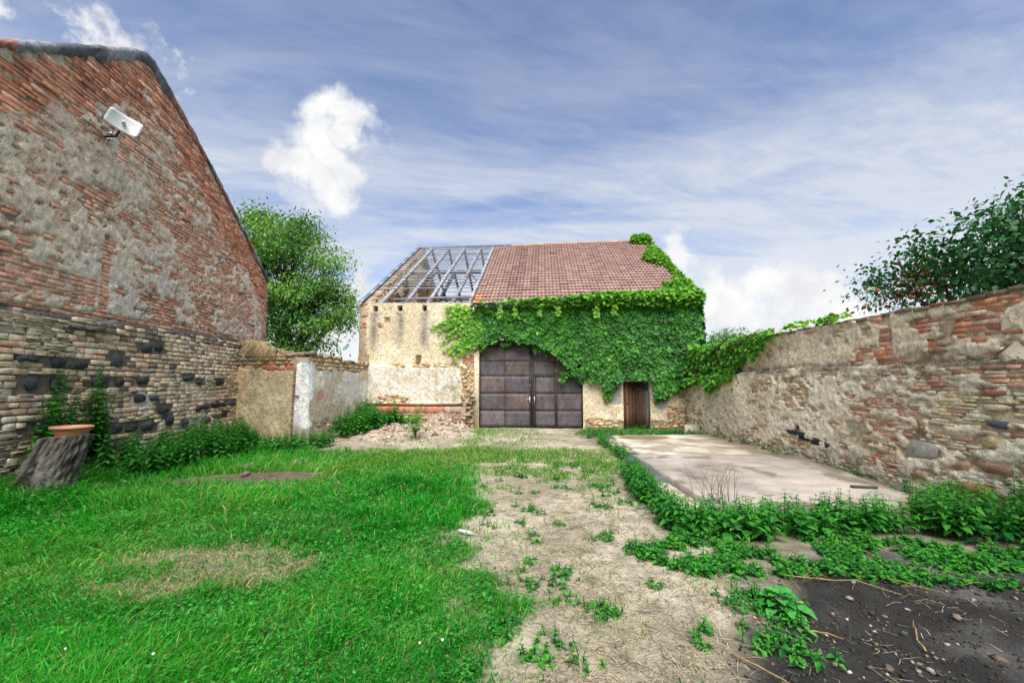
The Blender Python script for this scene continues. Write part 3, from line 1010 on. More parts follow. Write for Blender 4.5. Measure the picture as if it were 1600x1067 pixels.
def f_c(u, v, wv):
    n = fbm(u * 1.1, v * 1.1, 121, 4); n2 = fbm(u * 4, v * 4, 123, 3)
    c = lerp(S(240, 226, 196), S(226, 208, 174), sm(n, 0.35, 0.65))
    low = sm(2.30 - v, -0.02, 0.05) * sm(-2.3 - u, 0, 0.05)
    c = lerp(c, lerp(S(232, 226, 214), S(216, 204, 182), sm(n2, 0.4, 0.62)), low * 0.9)
    for uc, a_ in ((-5.92, 0.8), (-4.92, 0.65), (-3.98, 0.9), (-3.1, 0.35)):
        st = np.exp(-((u - uc - 0.10 * (fbm(v * 1.5, u * 0, 7, 2) - 0.5)) / 0.17) ** 2) * sm(4.5 - v, 0, 0.3) * sm(v - 2.6, 0, 0.9)
        c = lerp(c, S(128, 124, 120), np.clip(st * a_ * (0.45 + 1.0 * fbm(u * 2.5, v * 2.0, 125, 3)), 0, 0.9))
    z = f_zone(u, v)
    c = lerp(c, lerp(S(188, 166, 134), S(140, 120, 98), n2), sm(z, 0.1, 0.6))
    moss = np.exp(-((u + 2.9) / 0.35) ** 2 - ((v - 1.3) / 0.3) ** 2) * n2
    c = lerp(c, S(120, 128, 84), np.clip(moss * 1.2, 0, 0.7))
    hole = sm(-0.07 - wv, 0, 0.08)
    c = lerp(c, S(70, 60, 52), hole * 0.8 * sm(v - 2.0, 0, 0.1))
    cem = np.maximum(sm(0.19 - np.abs(u - 3.05), 0, 0.02) * sm(v - 0.87, 0, 0.02) * sm(1.7 - v, 0, 0.02), sm(0.27 + 0.03 * (n2 - .5) - np.hypot((u - 4.62), (v - 1.05) * 0.72), 0, 0.03))
    c = lerp(c, lerp(S(150, 154, 158), S(176, 178, 178), n2), cem * 0.9 * sm(u - 2, 0, 0.1))
    crack = sm(0.010 - np.abs(fbm(u * 1.3, v * 1.7, 127, 4) - 0.5), 0, 0.006) * sm(fbm(u * .8, v * .8, 129, 2), 0.4, 0.6)
    c = lerp(c, S(120, 104, 84), crack * 0.7)
    return c * 0.80


def f_skip(u, v):
    g = (np.abs(u + 0.025) < 1.905) & (v < gate_top(u))
    d = (u > 3.30) & (u < 4.24) & (v < 1.70)
    t = (u > -6.0) & (u < -2.5) & (v < 0.80)
    return g | d


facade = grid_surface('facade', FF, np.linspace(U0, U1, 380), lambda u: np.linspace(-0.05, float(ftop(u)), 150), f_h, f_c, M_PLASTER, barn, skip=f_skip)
# thickness of the front wall: blocks round the openings
a = Acc()


def core(u0, u1, v0, v1, w0=-0.5, w1=-0.075):
    V = [FF(u, v, q) for q in (w0, w1) for (u, v) in ((u0, v0), (u1, v0), (u1, v1), (u0, v1))]
    a.add(np.array(V), [BOXF], S(196, 176, 146) * 0.8)


core(U0 + 0.01, -1.93, 0, 2.2); core(U0 + 0.01, -1.93, 2.2, 4.2, -0.5, -0.10); core(U0 + 0.01, -2.0, 4.2, 4.58, -0.5, -0.30)
core(1.88, 3.30, 0, 3.3); core(4.24, U1 - 0.01, 0, 3.3); core(3.30, 4.24, 1.70, 3.3); core(-1.93, U1 - 0.01, 3.3, 4.55)
a.build('wall_core', M_PLASTER, barn)
# plastered jamb of the gate
V = obox(FF(-2.015, 1.5, -0.03), FE * 0.085, FN * 0.06, np.array([0, 0, 1.52]))
gj = np.linspace(0, 3.02, 30)
# bricks and stones that show where plaster is gone
pcs = []
z = 0.05
while z < 4.62:
    hb = 0.072
    u = U0 + R.uniform(0, 0.12)
    while u < U1 - 0.05:
        L = R.uniform(0.14, 0.28)
        um = u + L / 2
        if um < -2.12 or um > 1.95:
            zo = float(f_zone(np.array(um), np.array(z + hb / 2)))
            inopen = (3.1 < um < 4.45 and z < 1.75)
            if zo > 0.45 and not inopen and u + L < U1:
                hh = float(f_h(np.array(um), np.array(z + 0.035)))
                if hh > -0.12:
                    rb = um < -6.1 or (R.random() < 0.5 and z > 2.4)
                    if rb:
                        pcs.append(dict(k='b', u0=u + 0.005, u1=u + L - 0.005, v0=z, v1=z + hb - 0.008, w=hh + 0.026 + R.normal(0, 0.006), c=S(190, 116, 84) * R.uniform(0.7, 1.05)))
                    else:
                        v1 = z + hb - 0.006 + (0.06 if R.random() < 0.4 else 0)
                        c = S(232, 204, 148) if R.random() < 0.35 else (S(222, 200, 166) if R.random() < 0.75 else S(204, 158, 132))
                        pcs.append(dict(k='s', u0=u + 0.006, u1=u + L - 0.006, v0=z, v1=v1, w=hh + 0.03 + R.normal(0, 0.008), c=c * 0.85 * R.uniform(0.7, 1.05), b=0.022))
        u += L
    z += hb
realize(pcs, FF, facade, {'b': 'brick', 's': 'stone'}, {'b': 'bricks', 's': 'stones'})
put('gate_jamb', V, [BOXF], M_PLASTER, barn, S(230, 212, 180) * 0.85)

# manger ledge below the plaster: dark pipe, soldier bricks and rough stone
mang = put('manger_ledge', obox(FF(-4.1, 0.40, 0.30), FE * 1.75, FN * 0.19, np.array([0, 0, 0.40])), [BOXF], M_PLASTER, barn, S(176, 150, 124) * 0.8)
V, P = tube(np.array([FF(u, 0.86 + 0.012 * math.sin(u * 2), 0.42) for u in np.linspace(-5.95, -2.45, 9)]), 0.045, 8)
put('rusty_pipe', V, P, M_METAL, mang, S(84, 62, 54))
u = -5.6
while u < -2.5:
    L = 0.085 + R.normal(0, 0.006)
    c = S(206, 130, 100) if u < -3.1 else S(188, 168, 150)
    V, P = brick_geo(dict(u0=u, u1=u + L - 0.012, v0=0.585 + R.normal(0, .006), v1=0.80, w=0.515 + R.normal(0, 0.008), d=0.06))
    put('brick', FF(V[:, 0], V[:, 1], V[:, 2]), P, M_BRICK, mang, c * R.uniform(0.68, 1.0), centre=True)
    u += L
for z in (0.10, 0.22, 0.34, 0.46):
    u = -5.85
    while u < -2.45:
        L = R.uniform(0.16, 0.34)
        V, P = stone_geo(dict(u0=u + .008, u1=u + L - .008, v0=z, v1=z + 0.108, w=0.51 + R.normal(0, 0.012), d=0.06, b=0.03))
        put('stone', FF(V[:, 0], V[:, 1], V[:, 2]), P, M_STONE, mang, lerp(S(206, 184, 160), S(176, 140, 120), np.array(R.random())) * 0.8, centre=True)
        u += L
put('render_coping', obox(FF(-4.15, 0.845, 0.24), FE * 1.8, FN * 0.17, np.array([0, 0, 0.035])), [BOXF], M_PLASTER, mang, S(200, 180, 150) * 0.8)
# broken masonry stub between manger and gate
for q in range(46):
    t = R.random()
    z = R.uniform(0.05, 1.25)
    wv = R.uniform(0.05, 0.55) * (1.25 - z) / 1.2 + 0.08
    uu_ = R.uniform(-2.55, -2.12)
    V, P = stone_geo(dict(u0=-0.11, u1=R.uniform(0.06, 0.13), v0=-0.05, v1=R.uniform(0.03, 0.06), w=0.0, d=0.22, b=0.04))
    put('stone', FF(V[:, 0] + uu_, V[:, 1] + z, V[:, 2] + wv), P, M_STONE, mang, lerp(S(190, 168, 140), S(110, 98, 86), np.array(R.random())) * 0.8, centre=True)

# sheet steel gate of two leaves with a wicket
gate = put('gate', np.array([FF(u, v, q) for q in (-0.16, -0.1212) for (u, v) in ((-1.92, 0.03), (1.87, 0.03), (1.87, 3.0), (-1.92, 3.0))]), [BOXF], M_STEEL, barn, S(80, 74, 76) * 0.5, label='dark rusty sheet steel gate with a wicket in its right leaf')
rows = [0.05, 0.62, 1.25, 1.89, 2.43, 3.0]


def sheet(u0, u1, v0, v1, wv, name, c, par=gate):
    us = np.linspace(u0, u1, 8); vs = np.linspace(v0, v1, 6)
    U, Vq = np.meshgrid(us, vs, indexing='ij')
    W = wv + 0.002 * (fbm(U * 1.7, Vq * 1.7, 133, 2) - 0.5)
    P1 = FF(U, Vq, W).reshape(-1, 3); P2 = FF(U, Vq, W - 0.008).reshape(-1, 3)
    nv = 6; off = 48
    i = np.arange(7)[:, None] * nv + np.arange(5)[None]
    qf = np.stack([i, i + nv, i + nv + 1, i + 1], -1).reshape(-1, 4)
    rim = [j for j in range(nv)] + [k_ * nv + nv - 1 for k_ in range(1, 8)] + [7 * nv + j for j in range(nv - 2, -1, -1)] + [k_ * nv for k_ in range(6, 0, -1)]
    sd = [(rim[j], rim[(j + 1) % len(rim)], off + rim[(j + 1) % len(rim)], off + rim[j]) for j in range(len(rim))]
    return put(name, np.concatenate([P1, P2]), [qf, np.array(sd)], M_STEEL, par, c, smooth=False)


STEEL = [S(112, 104, 106), S(106, 99, 102), S(114, 102, 102), S(102, 97, 101), S(113, 104, 100)]
for r in range(5):
    for (u0, u1) in ((-1.90, -0.993), (-0.988, -0.05)):
        sheet(u0, u1, rows[r] + 0.0015, rows[r + 1] - 0.0015, -0.119 + R.normal(0, .0008), 'panel', STEEL[(r + (u0 > -1.2)) % 5] * R.uniform(0.55, 0.72))
for r in (3, 4):
    for (u0, u1) in ((0.07, 0.87), (0.885, 1.85)):
        sheet(u0, u1, rows[r] + 0.0015, rows[r + 1] - 0.0015, -0.119 + R.normal(0, .0008), 'panel', STEEL[(r + 2) % 5] * R.uniform(0.55, 0.72))
for r in range(3):
    sheet(0.95, 1.85, rows[r] + 0.0015, rows[r + 1] - 0.0015, -0.119, 'panel', STEEL[(r + 1) % 5] * R.uniform(0.55, 0.72))
    sheet(0.16, 0.86, rows[r] + (0.02 if r == 0 else 0.006), rows[r + 1] - 0.006 - (0.03 if r == 2 else 0), -0.105, 'wicket_panel', STEEL[(r + 3) % 5] * R.uniform(0.55, 0.68))
# arched head sheet above
us = np.linspace(-1.90, 1.85, 24)
V = np.concatenate([np.array([FF(u, 3.006, -0.12) for u in us]), np.array([FF(u, max(float(gate_top(u)) - 0.005, 3.012), -0.12) for u in us])])
put('arch_sheet', V, [np.array([(i, i + 1, 24 + i + 1, 24 + i) for i in range(23)])], M_STEEL, gate, S(92, 80, 80) * 0.55)
for (x0, y0, x1, y1) in ((-0.03, 0.03, -0.03, 3.0), (0.055, 0.03, 0.055, 3.0), (-1.91, 0.03, -1.91, 3.0), (1.86, 0.03, 1.86, 3.0), (0.115, 0.03, 0.115, 1.9), (0.905, 0.03, 0.905, 1.9), (0.115, 1.895, 0.905, 1.895), (-1.9, 3.0, 1.85, 3.0)):
    V, P = beam(FF(x0, y0, -0.10), FF(x1, y1, -0.10), 0.045, 0.035, up=FN, nseg=2)
    put('frame_bar', V, P, M_STEEL, gate, S(84, 80, 84) * 0.55)
hd = put('handle_plate', obox(FF(-0.06, 1.03, -0.088), FE * 0.022, FN * 0.006, np.array([0, 0, 0.11])), [BOXF], M_METAL, gate, S(190, 190, 190))
V, P = tube(np.array([FF(-0.06, 1.06, -0.08), FF(-0.06, 1.06, -0.03), FF(-0.15, 1.06, -0.03)]), 0.011, 6)
put('door_handle', V, P, M_METAL, hd, S(200, 200, 200))
put('lock_plate', obox(FF(0.115, 1.03, -0.075), FE * 0.018, FN * 0.006, np.array([0, 0, 0.12])), [BOXF], M_METAL, gate, S(170, 170, 172))
V, P = tube(np.array([FF(-0.055, 1.55, -0.10), FF(-0.055, 1.55, -0.085)]), 0.02, 8)
put('lock_disc', V, P, M_METAL, gate, S(190, 190, 190))

# small plank door
door = put('plank_door', obox(FF(3.80, 0.86, -0.14), FE * 0.42, FN * 0.012, np.array([0, 0, 0.80])), [BOXF], M_DOORWOOD, barn, S(74, 56, 44) * 0.6, label='narrow dark brown plank door, weathered grey at its edges')
pl_c = [S(150, 112, 86), S(112, 80, 58), S(96, 66, 48), S(84, 58, 44), S(92, 66, 50), S(98, 80, 68), S(118, 114, 112)]
u = 3.40
for k_, wd in enumerate((0.10, 0.13, 0.11, 0.13, 0.12, 0.10, 0.13)):
    c0 = FF(u + wd / 2, 0.86 + R.normal(0, 0.008), -0.115 + R.normal(0, 0.004))
    V, P = beam(c0 - np.array([0, 0, 0.79]), c0 + np.array([0, 0, 0.79 + R.normal(0, .012)]), 0.026, wd - 0.008, up=FE, nseg=3)
    put('plank', V, P, M_DOORWOOD, door, pl_c[k_] * 0.62)
    u += wd
V, P = beam(FF(3.72, 1.42, -0.085), FF(4.20, 1.43, -0.085), 0.05, 0.02, up=FN, nseg=2)
put('strap_hinge', V, P, M_METAL, door, S(60, 58, 60))
V, P = tube(np.array([FF(3.42, 0.92, -0.08), FF(3.50, 0.92, -0.08)]), 0.015, 6)
put('latch', V, P, M_METAL, door, S(56, 54, 56))
V, P = beam(FF(3.345, 0.02, -0.09), FF(3.345, 1.70, -0.09), 0.10, 0.075, up=FE, nseg=3, wob=0.003)
put('door_post', V, P, M_DOORWOOD, barn, S(104, 78, 56) * 0.6)

# left gable, right gable, back wall
SLEN = 7.8; RZ = 9.12
pitch = (RZ - EAVE) / SLEN


def roof_pt(u, t, up=0.0, back=False):
    """t = 0 at the front eave, 1 at the ridge"""
    d = -0.30 + t * (SLEN + 0.30)
    zz = EAVE - 0.30 * pitch + t * (SLEN + 0.30) * pitch
    # the ridge sags a little towards the open side
    zz += 0.10 * t * np.interp(u, [-6.5, -2, 1, 6], [0.3, 0.0, 0.7, 1.6])
    dep = d if not back else 2 * SLEN - d
    return FF(u, zz, -np.asarray(dep)) + np.asarray(up, float)[..., None] * np.array([0, 0, 1.0])


def gable(u0, u1, name, topoff, col):
    prof = [(0.0, -0.05), (0.0, 4.62)] + [(d, EAVE + d * pitch + topoff + 0.05 * math.sin(d * 5)) for d in np.linspace(0.35, SLEN, 9)] + \
           [(2 * SLEN - d, EAVE + d * pitch + topoff + 0.04 * math.sin(d * 4)) for d in np.linspace(SLEN - 0.6, 0.2, 8)] + [(2 * SLEN, 4.5), (2 * SLEN, -0.05)]
    V = [FF(u, zz, -d - 0.01) for u in (u0, u1) for (d, zz) in prof]
    n_ = len(prof)
    F = [(i, (i + 1) % n_, n_ + (i + 1) % n_, n_ + i) for i in range(n_)]
    return put(name, np.array(V), [np.array(F), np.array([list(range(n_ - 1, -1, -1)), list(range(n_, 2 * n_))])], M_PLASTER, barn, col)


gl = gable(U0 + 0.02, U0 + 0.42, 'gable_wall', -0.12, S(176, 160, 132) * 0.75)
gable(U1 - 0.4, U1 - 0.02, 'gable_wall', -0.15, S(190, 172, 140) * 0.8)
put('back_wall', obox(FF(-0.3, 2.2, -2 * SLEN + 0.25), FE * 6.1, FN * 0.22, np.array([0, 0, 2.2])), [BOXF], M_PLASTER, barn, S(176, 160, 132) * 0.7)
# bricks along the broken top of the left gable, and rows showing on its inner face
for d in np.arange(0.1, SLEN, 0.17):
    for rr_ in range(2):
        zz = EAVE + d * pitch - 0.14 + rr_ * 0.08 + R.normal(0, 0.012)
        c0 = FF(U0 + 0.20 + R.normal(0, .02), zz, -d)
        sl = unit(np.array(FF(0, pitch, -1)) - np.array(FF(0, 0, 0)))
        V = obox(c0, FE * R.uniform(0.17, 0.24), sl * 0.075, np.array([0, 0, 0.036]))
        put('brick', V + R.normal(0, 0.006, V.shape), [BOXF], M_BRICK, gl, lerp(S(182, 134, 108), S(196, 180, 156), np.array(R.random())) * R.uniform(0.55, 0.9), centre=True)
IG = Frame(FF(U0 + 0.42, 0, 0), -FN, FE)
pcs = []
z = 4.0
while z < 8.6:
    d = R.uniform(0, .2)
    while d < SLEN * 1.5:
        L = R.uniform(0.2, 0.32)
        lim = EAVE + min(d, 2 * SLEN - d - L) * pitch - 0.35
        if z < lim and float(fbm(np.array(d * 1.2), np.array(z * 1.2), 140, 3)) > 0.47:
            pcs.append(dict(k='b', u0=d, u1=d + L - .01, v0=z, v1=z + .066, w=0.012 + R.normal(0, .006), c=lerp(S(176, 150, 122), S(168, 110, 86), np.array(R.random())) * 0.75))
        d += L
    z += .078
realize(pcs, IG, gl, {'b': 'brick'}, {'b': 'bricks'}, limit=60)
# verge strip
pts = [roof_pt(U0 + 0.06, t, 0.06) for t in np.linspace(0.02, 1.0, 9)]
pts[0] = pts[0] + np.array([0, 0, 0.05])
a = Acc()
for i in range(8):
    V, P = beam(pts[i], pts[i + 1], 0.16, 0.035, nseg=1)
    a.add(V, P, S(120, 140, 160) * 0.8)
a.build('verge_flashing', M_METAL, barn)

# bare timbers
GREY = S(150, 152, 158)
RAF = [-5.72, -4.78, -3.90, -2.97, -2.30]
for u in RAF:
    for back in (False, True):
        V, P = beam(roof_pt(u, 0.04, -0.08, back), roof_pt(u, 1.0, -0.08, back), 0.12, 0.15, nseg=5, wob=0.008)
        put('rafter', V, P, M_WOOD, barn, GREY * R.uniform(0.75, 1.0))
ub0 = U0 + 0.05
for k_, t in enumerate(np.linspace(0.22, 0.985, 19)):
    for back in (False, True):
        e0 = ub0 + R.uniform(-0.02, 0.15); e1 = -2.15 + R.uniform(0.0, 0.12)
        V, P = beam(roof_pt(e0, t, 0.015, back), roof_pt(e1, t + R.normal(0, .002), 0.015, back), 0.042, 0.034, nseg=5, wob=0.006)
        put('batten', V, P, M_WOOD, barn, GREY * R.uniform(0.6, 1.05))
for t in (0.06, 0.12, 0.18):
    V, P = beam(roof_pt(ub0, t, 0.015, True), roof_pt(-2.1, t, 0.015, True), 0.05, 0.04, nseg=4, wob=0.006)
    put('batten', V, P, M_WOOD, barn, GREY * 0.55)
for t in (0.56,):
    for back in (False, True):
        V, P = beam(roof_pt(ub0, t, -0.24, back), roof_pt(5.6, t, -0.24, back), 0.16, 0.18, nseg=6, wob=0.01)
        put('purlin', V, P, M_WOOD, barn, GREY * 0.6)
V, P = beam(roof_pt(ub0, 1.0, 0.0), roof_pt(5.7, 1.0, 0.0), 0.07, 0.10, nseg=6, wob=0.006)
put('ridge_board', V, P, M_WOOD, barn, GREY * 0.5)
V, P = beam(FF(-5.25, 4.80, -0.05), FF(-2.15, 4.86, -0.10), 0.07, 0.07, nseg=6, wob=0.012)
put('eave_pole', V, P, M_WOOD, barn, GREY * 0.75)
V, P = beam(FF(U0 + .3, 4.66, -0.30), FF(-2.0, 4.66, -0.30), 0.16, 0.12, nseg=5, wob=0.006)
put('wall_plate', V, P, M_WOOD, barn, GREY * 0.5)
V, P = beam(roof_pt(-2.9, 0.52, -0.2), roof_pt(-2.25, 0.34, -0.2), 0.07, 0.07, nseg=2)
put('brace', V, P, M_WOOD, barn, GREY * 0.55)
V, P = beam(FF(-6.0, 4.7, -2.2), FF(-4.4, 6.9, -3.9), 0.12, 0.14, nseg=3, wob=.01)
put('strut', V, P, M_WOOD, barn, GREY * 0.4)
V, P = beam(FF(-4.9, 4.6, -4.2), FF(-3.6, 6.7, -3.6), 0.12, 0.14, nseg=3, wob=.01)
put('strut', V, P, M_WOOD, barn, GREY * 0.4)

# tiled part: a boarded deck under double-roll tiles
TU0, TU1 = -2.17, 5.95
Vd = np.array([roof_pt(TU0, 0.0, -0.03), roof_pt(TU1, 0.0, -0.03), roof_pt(TU1, 1.0, -0.03), roof_pt(TU0, 1.0, -0.03), roof_pt(TU0, 0.0, -0.03, True), roof_pt(TU1, 0.0, -0.03, True)])
roof = put('roof', Vd, [np.array([(0, 1, 2, 3), (3, 2, 5, 4)])], M_WOOD, barn, S(90, 78, 70) * 0.5)
NR, NC = 26, 27
tw = (TU1 - TU0) / NC
xs = np.linspace(0, 1, 13)
prof = 0.030 * np.abs(np.sin(xs * 2 * math.pi)) ** 0.7 * np.where(np.sin(xs * 2 * math.pi + 0) > -2, 1, 1)
roll = 0.045 * np.clip(np.sin((xs * 2 % 1.0) * math.pi), 0, 1) ** 1.6
TT = []
for r in range(NR):
    for c in range(NC):
        t0 = r / NR; t1 = min((r + 1) / NR + 0.006, 1.0)
        ju = R.normal(0, 0.003); jt = R.normal(0, 0.0008) - (0.008 if R.random() < 0.012 else 0); jz = R.normal(0, 0.003)
        us = TU0 + c * tw + xs * (tw - 0.004) + ju
        A = roof_pt(us, t0 + jt, 0.066 + jz + roll)
        B = roof_pt(us, t1 + jt, 0.012 + jz + roll)
        Cc = roof_pt(us, t0 + jt + 0.010, 0.004 + jz + 0 * roll)
        V = np.concatenate([A, B, Cc])
        k_ = np.arange(12)
        P = [np.concatenate([np.c_[k_, k_ + 1, 13 + k_ + 1, 13 + k_], np.c_[26 + k_, 26 + k_ + 1, k_ + 1, k_]])]
        base = lerp(S(170, 140, 132), S(154, 124, 116), np.array(R.random())) * R.uniform(0.84, 0.97)
        if c in (4, 5, 7) and R.random() < 0.8:
            base = base * 0.82
        if c == 0 and r < 3:
            base = S(206, 140, 104) * 0.85
        TT.append((np.linalg.norm(A[6] - CAMP), V, P, base))
TT.sort(key=lambda q: q[0])
a = Acc()
for i, (d, V, P, c) in enumerate(TT):
    if i < 300:
        put('roof_tile', V, P, M_TILE, roof, c, centre=True)
    else:
        a.add(V, P, c)
a.build('roof_tiles', M_TILE, roof, kind='stuff')
# ridge tiles
for c in range(20):
    u0 = TU0 + 0.9 + c * (TU1 - TU0 - 0.9) / 20; u1 = u0 + (TU1 - TU0 - 0.9) / 20 + 0.03
    an = np.linspace(-0.15, math.pi + 0.15, 8)
    V = []
    for u, rr_ in ((u0, 0.115), (u1, 0.10)):
        p0 = roof_pt(u, 1.0, 0.0)
        for q in an:
            V.append(p0 - FN * math.cos(q) * rr_ * 1.15 + np.array([0, 0, 0.0 + math.sin(q) * rr_]))
    put('ridge_tile', np.array(V), [np.array([(i, i + 1, 8 + i + 1, 8 + i) for i in range(7)])], M_TILE, roof, S(176, 150, 128) * R.uniform(0.65, 0.9), smooth=True)
# gutter and its bracket
pts = np.array([FF(u, 4.46 + 0.004 * (u + 2.2) * 4, 0.40) for u in np.linspace(-2.2, 5.9, 12)])
an = np.linspace(math.pi, 2 * math.pi, 9)
V = []
for p in pts:
    for q in an:
        V.append(p + FN * math.cos(q) * 0.075 + np.array([0, 0, math.sin(q) * 0.075]))
V = np.array(V); V2 = V.copy(); V2[:, 2] += 0.006
put('gutter', V, [np.array([(i * 9 + j, i * 9 + j + 1, (i + 1) * 9 + j + 1, (i + 1) * 9 + j) for i in range(11) for j in range(8)]), np.array([list(range(9))])], M_METAL, barn, S(104, 116, 128) * 0.7)
for u in (-2.05, 0.2, 2.4):
    V, P = beam(FF(u, 4.30, 0.05), FF(u, 4.42, 0.38), 0.03, 0.03, nseg=1)
    put('gutter_bracket', V, P, M_METAL, barn, S(150, 160, 170))
V, P = tube(np.array([FF(-2.08, 4.40, 0.40), FF(-2.08, 4.22, 0.40)]), 0.045, 8)
put('gutter_outlet', V, P, M_METAL, barn, S(170, 190, 205))

# ------------------------------------------------------------------ stone wall on the right
WO = (6.22, 0.0, 0.0)
WF = Frame(WO, (0, 1, 0), (-1, 0, 0))
rwall = thing('rubble_stone_wall', 'long weathered rubble and brick boundary wall with a ledge along the right side', 'wall', (6.22, 8, 0))
WL = 16.35
LEDGE = lambda u: np.interp(u, [0, 5, 7, 10, 13, 16.4], [1.97, 1.95, 1.94, 1.97, 1.92, 1.74]) + 0.05 * (fbm(np.asarray(u) * 1.5, np.asarray(u) * 0, 5, 3) - 0.5)
wtop = lambda u: np.interp(u, [0, 5.5, 8.2, 9.0, 9.1, 11.6, 11.7, 13.5, 16.4], [2.84, 2.84, 2.80, 2.80, 2.80, 2.80, 2.78, 2.5, 2.45]) + 0.05 * (fbm(np.asarray(u) * 3, np.asarray(u) * 0, 6, 3) - 0.5)


def w_mask(u, v):
    up = sm(v - LEDGE(u), -0.02, 0.02)
    n = fbm(u * 0.9, v * 1.3, 151, 3) * 0.4 + fbm(u * 3.8, v * 7, 153, 3) * 0.6
    far = sm(u - 8.6, 0, 0.8)
    th_up = 0.50 - 0.13 * far
    bars = sm(0.16 - np.abs(u - 7.75), 0, 0.05)
    m_up = sm(n, th_up, th_up + 0.05) * (1 - 0.9 * bars)
    th_lo = np.interp(v, [0, 0.4, 1.0, 1.5, 1.95], [0.53, 0.50, 0.45, 0.47, 0.49]) - 0.05 * sm(u - 7, 0, 4) + 0.05 * sm(6.5 - u, 0, 1)
    m_lo = sm(n, th_lo, th_lo + 0.06)
    return up, m_up * up + m_lo * (1 - up)


def w_h(u, v):
    up, m = w_mask(u, v)
    h = -0.010 + 0.026 * m + 0.040 * (fbm(u * 7, v * 9, 155, 4) - 0.5) * (0.6 + 0.6 * m)
    h = h - 0.17 * up + 0.06 * (fbm(u * 0.7, v * 0.9, 157, 3) - 0.5) * (1 - up)
    h = h - 0.16 * sm(0.26 - v + 0.3 * (fbm(u * 1.2, v * 0, 159, 2) - 0.5), 0, 0.2) * sm(7.2 - u, 0, 1.2)     # hollow foot near the camera
    # a filled niche and a small black hole
    h = h - 0.07 * sm(0.26 - np.abs(u - 8.35), 0, 0.03) * sm(0.24 - np.abs(v - 0.72), 0, 0.03)
    return h


def w_c(u, v, wv):
    up, m = w_mask(u, v)
    n = fbm(u * 1.3, v * 1.3, 161, 4); n2 = fbm(u * 5, v * 5, 163, 3)
    pl = lerp(S(232, 216, 184), S(214, 198, 168), sm(n, 0.35, 0.65))
    lo = lerp(S(236, 224, 198), S(212, 198, 168), sm(n, 0.35, 0.65))
    c = lerp(lo, pl, up)
    c = lerp(c, S(190, 180, 162), sm(fbm(u * 0.8, v * 1.1, 165, 3), 0.52, 0.64) * 0.45)
    mort = lerp(S(150, 132, 106), S(208, 190, 156), sm(n2, 0.3, 0.6))
    c = lerp(mort, c, sm(m, 0.05, 0.5))
    led = sm(0.13 - np.abs(v - LEDGE(u)), 0, 0.1) * sm(fbm(u * 1.6, v * 3, 167, 3), 0.25, 0.5)
    c = lerp(c, S(104, 96, 84), led * 0.8)
    return c * 1.02


def w_vs(u):
    t = float(wtop(u)); l = float(LEDGE(u))
    return np.concatenate([np.linspace(-0.1, l - 0.012, 78), np.linspace(l + 0.012, t, 34)])


grid_surface('mortar_coat', WF, np.linspace(0, WL, 520), w_vs, w_h, w_c, M_PLASTER, rwall)
uu = np.linspace(0, WL, 40)
Vc = []
for u in uu:
    t = float(wtop(u)) - 0.03
    Vc += [WF(u, -0.1, -0.30), WF(u, t, -0.30), WF(u, t, -0.62), WF(u, -0.1, -0.62)]
F = [(i * 4 + a_, i * 4 + 4 + a_, i * 4 + 4 + (a_ + 1) % 4, i * 4 + (a_ + 1) % 4) for i in range(39) for a_ in range(4)] + [(0, 1, 2, 3), (159, 158, 157, 156)]
put('wall_core', np.array(Vc), [np.array(F)], M_STONE, rwall, S(170, 150, 124) * 0.8)

pcs = []
BIG = []
for (u, v, a_, b_, c) in [(10.35, 1.80, .30, .30, S(196, 170, 120)), (9.45, 0.47, .5, .19, S(62, 64, 70)), (9.85, .52, .45, .2, S(54, 56, 62)), (10.25, .58, .5, .18, S(60, 60, 66)), (9.95, .68, .3, .12, S(70, 70, 74)), (9.1, .42, .34, .13, S(84, 82, 82)), (10.6, .6, .3, .14, S(88, 84, 80)),
                          (7.0, 1.0, .17, .24, S(168, 140, 104)), (7.05, 0.62, .62, .30, S(172, 168, 156)), (6.0, 0.55, .5, .17, S(178, 140, 112)), (6.45, .5, .36, .16, S(186, 150, 124)),
                          (5.5, 0.28, .62, .2, S(172, 150, 112)), (6.3, .24, .5, .17, S(180, 146, 96)), (5.9, 1.52, .36, .1, S(168, 116, 96)),
                          (14.2, 1.1, .2, .24, S(198, 178, 140)), (15.1, 0.75, .3, .3, S(206, 186, 150)), (15.5, 1.05, .28, .3, S(196, 172, 132)), (14.6, .5, .3, .22, S(190, 170, 136)), (13.9, .62, .26, .3, S(206, 190, 156)),
                          (5.2, 1.42, .3, .1, S(74, 66, 64)), (5.05, 1.30, .42, .11, S(150, 120, 112)), (5.0, 1.1, .5, .12, S(164, 140, 98)), (5.55, 1.1, .3, .1, S(186, 124, 96)), (5.9, 1.12, .3, .12, S(92, 92, 98))]:
    BIG.append((u, v, a_, b_))
    pcs.append(dict(k='s', u0=u - a_ / 2, u1=u + a_ / 2, v0=v - b_ / 2, v1=v + b_ / 2, w=0.006 + R.uniform(0, .010), c=c * 0.9, b=0.022, ex=0.5, jr=0.68, vis=1.4))
for q in range(70):
    u = R.uniform(3.5, 16); v = R.uniform(0.15, 1.6)
    a_ = R.uniform(0.24, 0.42); b_ = R.uniform(0.08, 0.14)
    if clash(u - a_ / 2, u + a_ / 2, v - b_ / 2, v + b_ / 2, BIG):
        continue
    BIG.append((u, v, a_, b_))
    t = R.random()
    c = S(204, 180, 134) if t < 0.3 else (S(210, 194, 160) if t < 0.8 else S(192, 152, 128))
    pcs.append(dict(k='s', u0=u - a_ / 2, u1=u + a_ / 2, v0=v - b_ / 2, v1=v + b_ / 2, w=0.004 + R.uniform(0, .012), c=c * 0.95 * R.uniform(0.75, 1.05), b=0.02, ex=0.42, vis=1.2))
z = -0.02
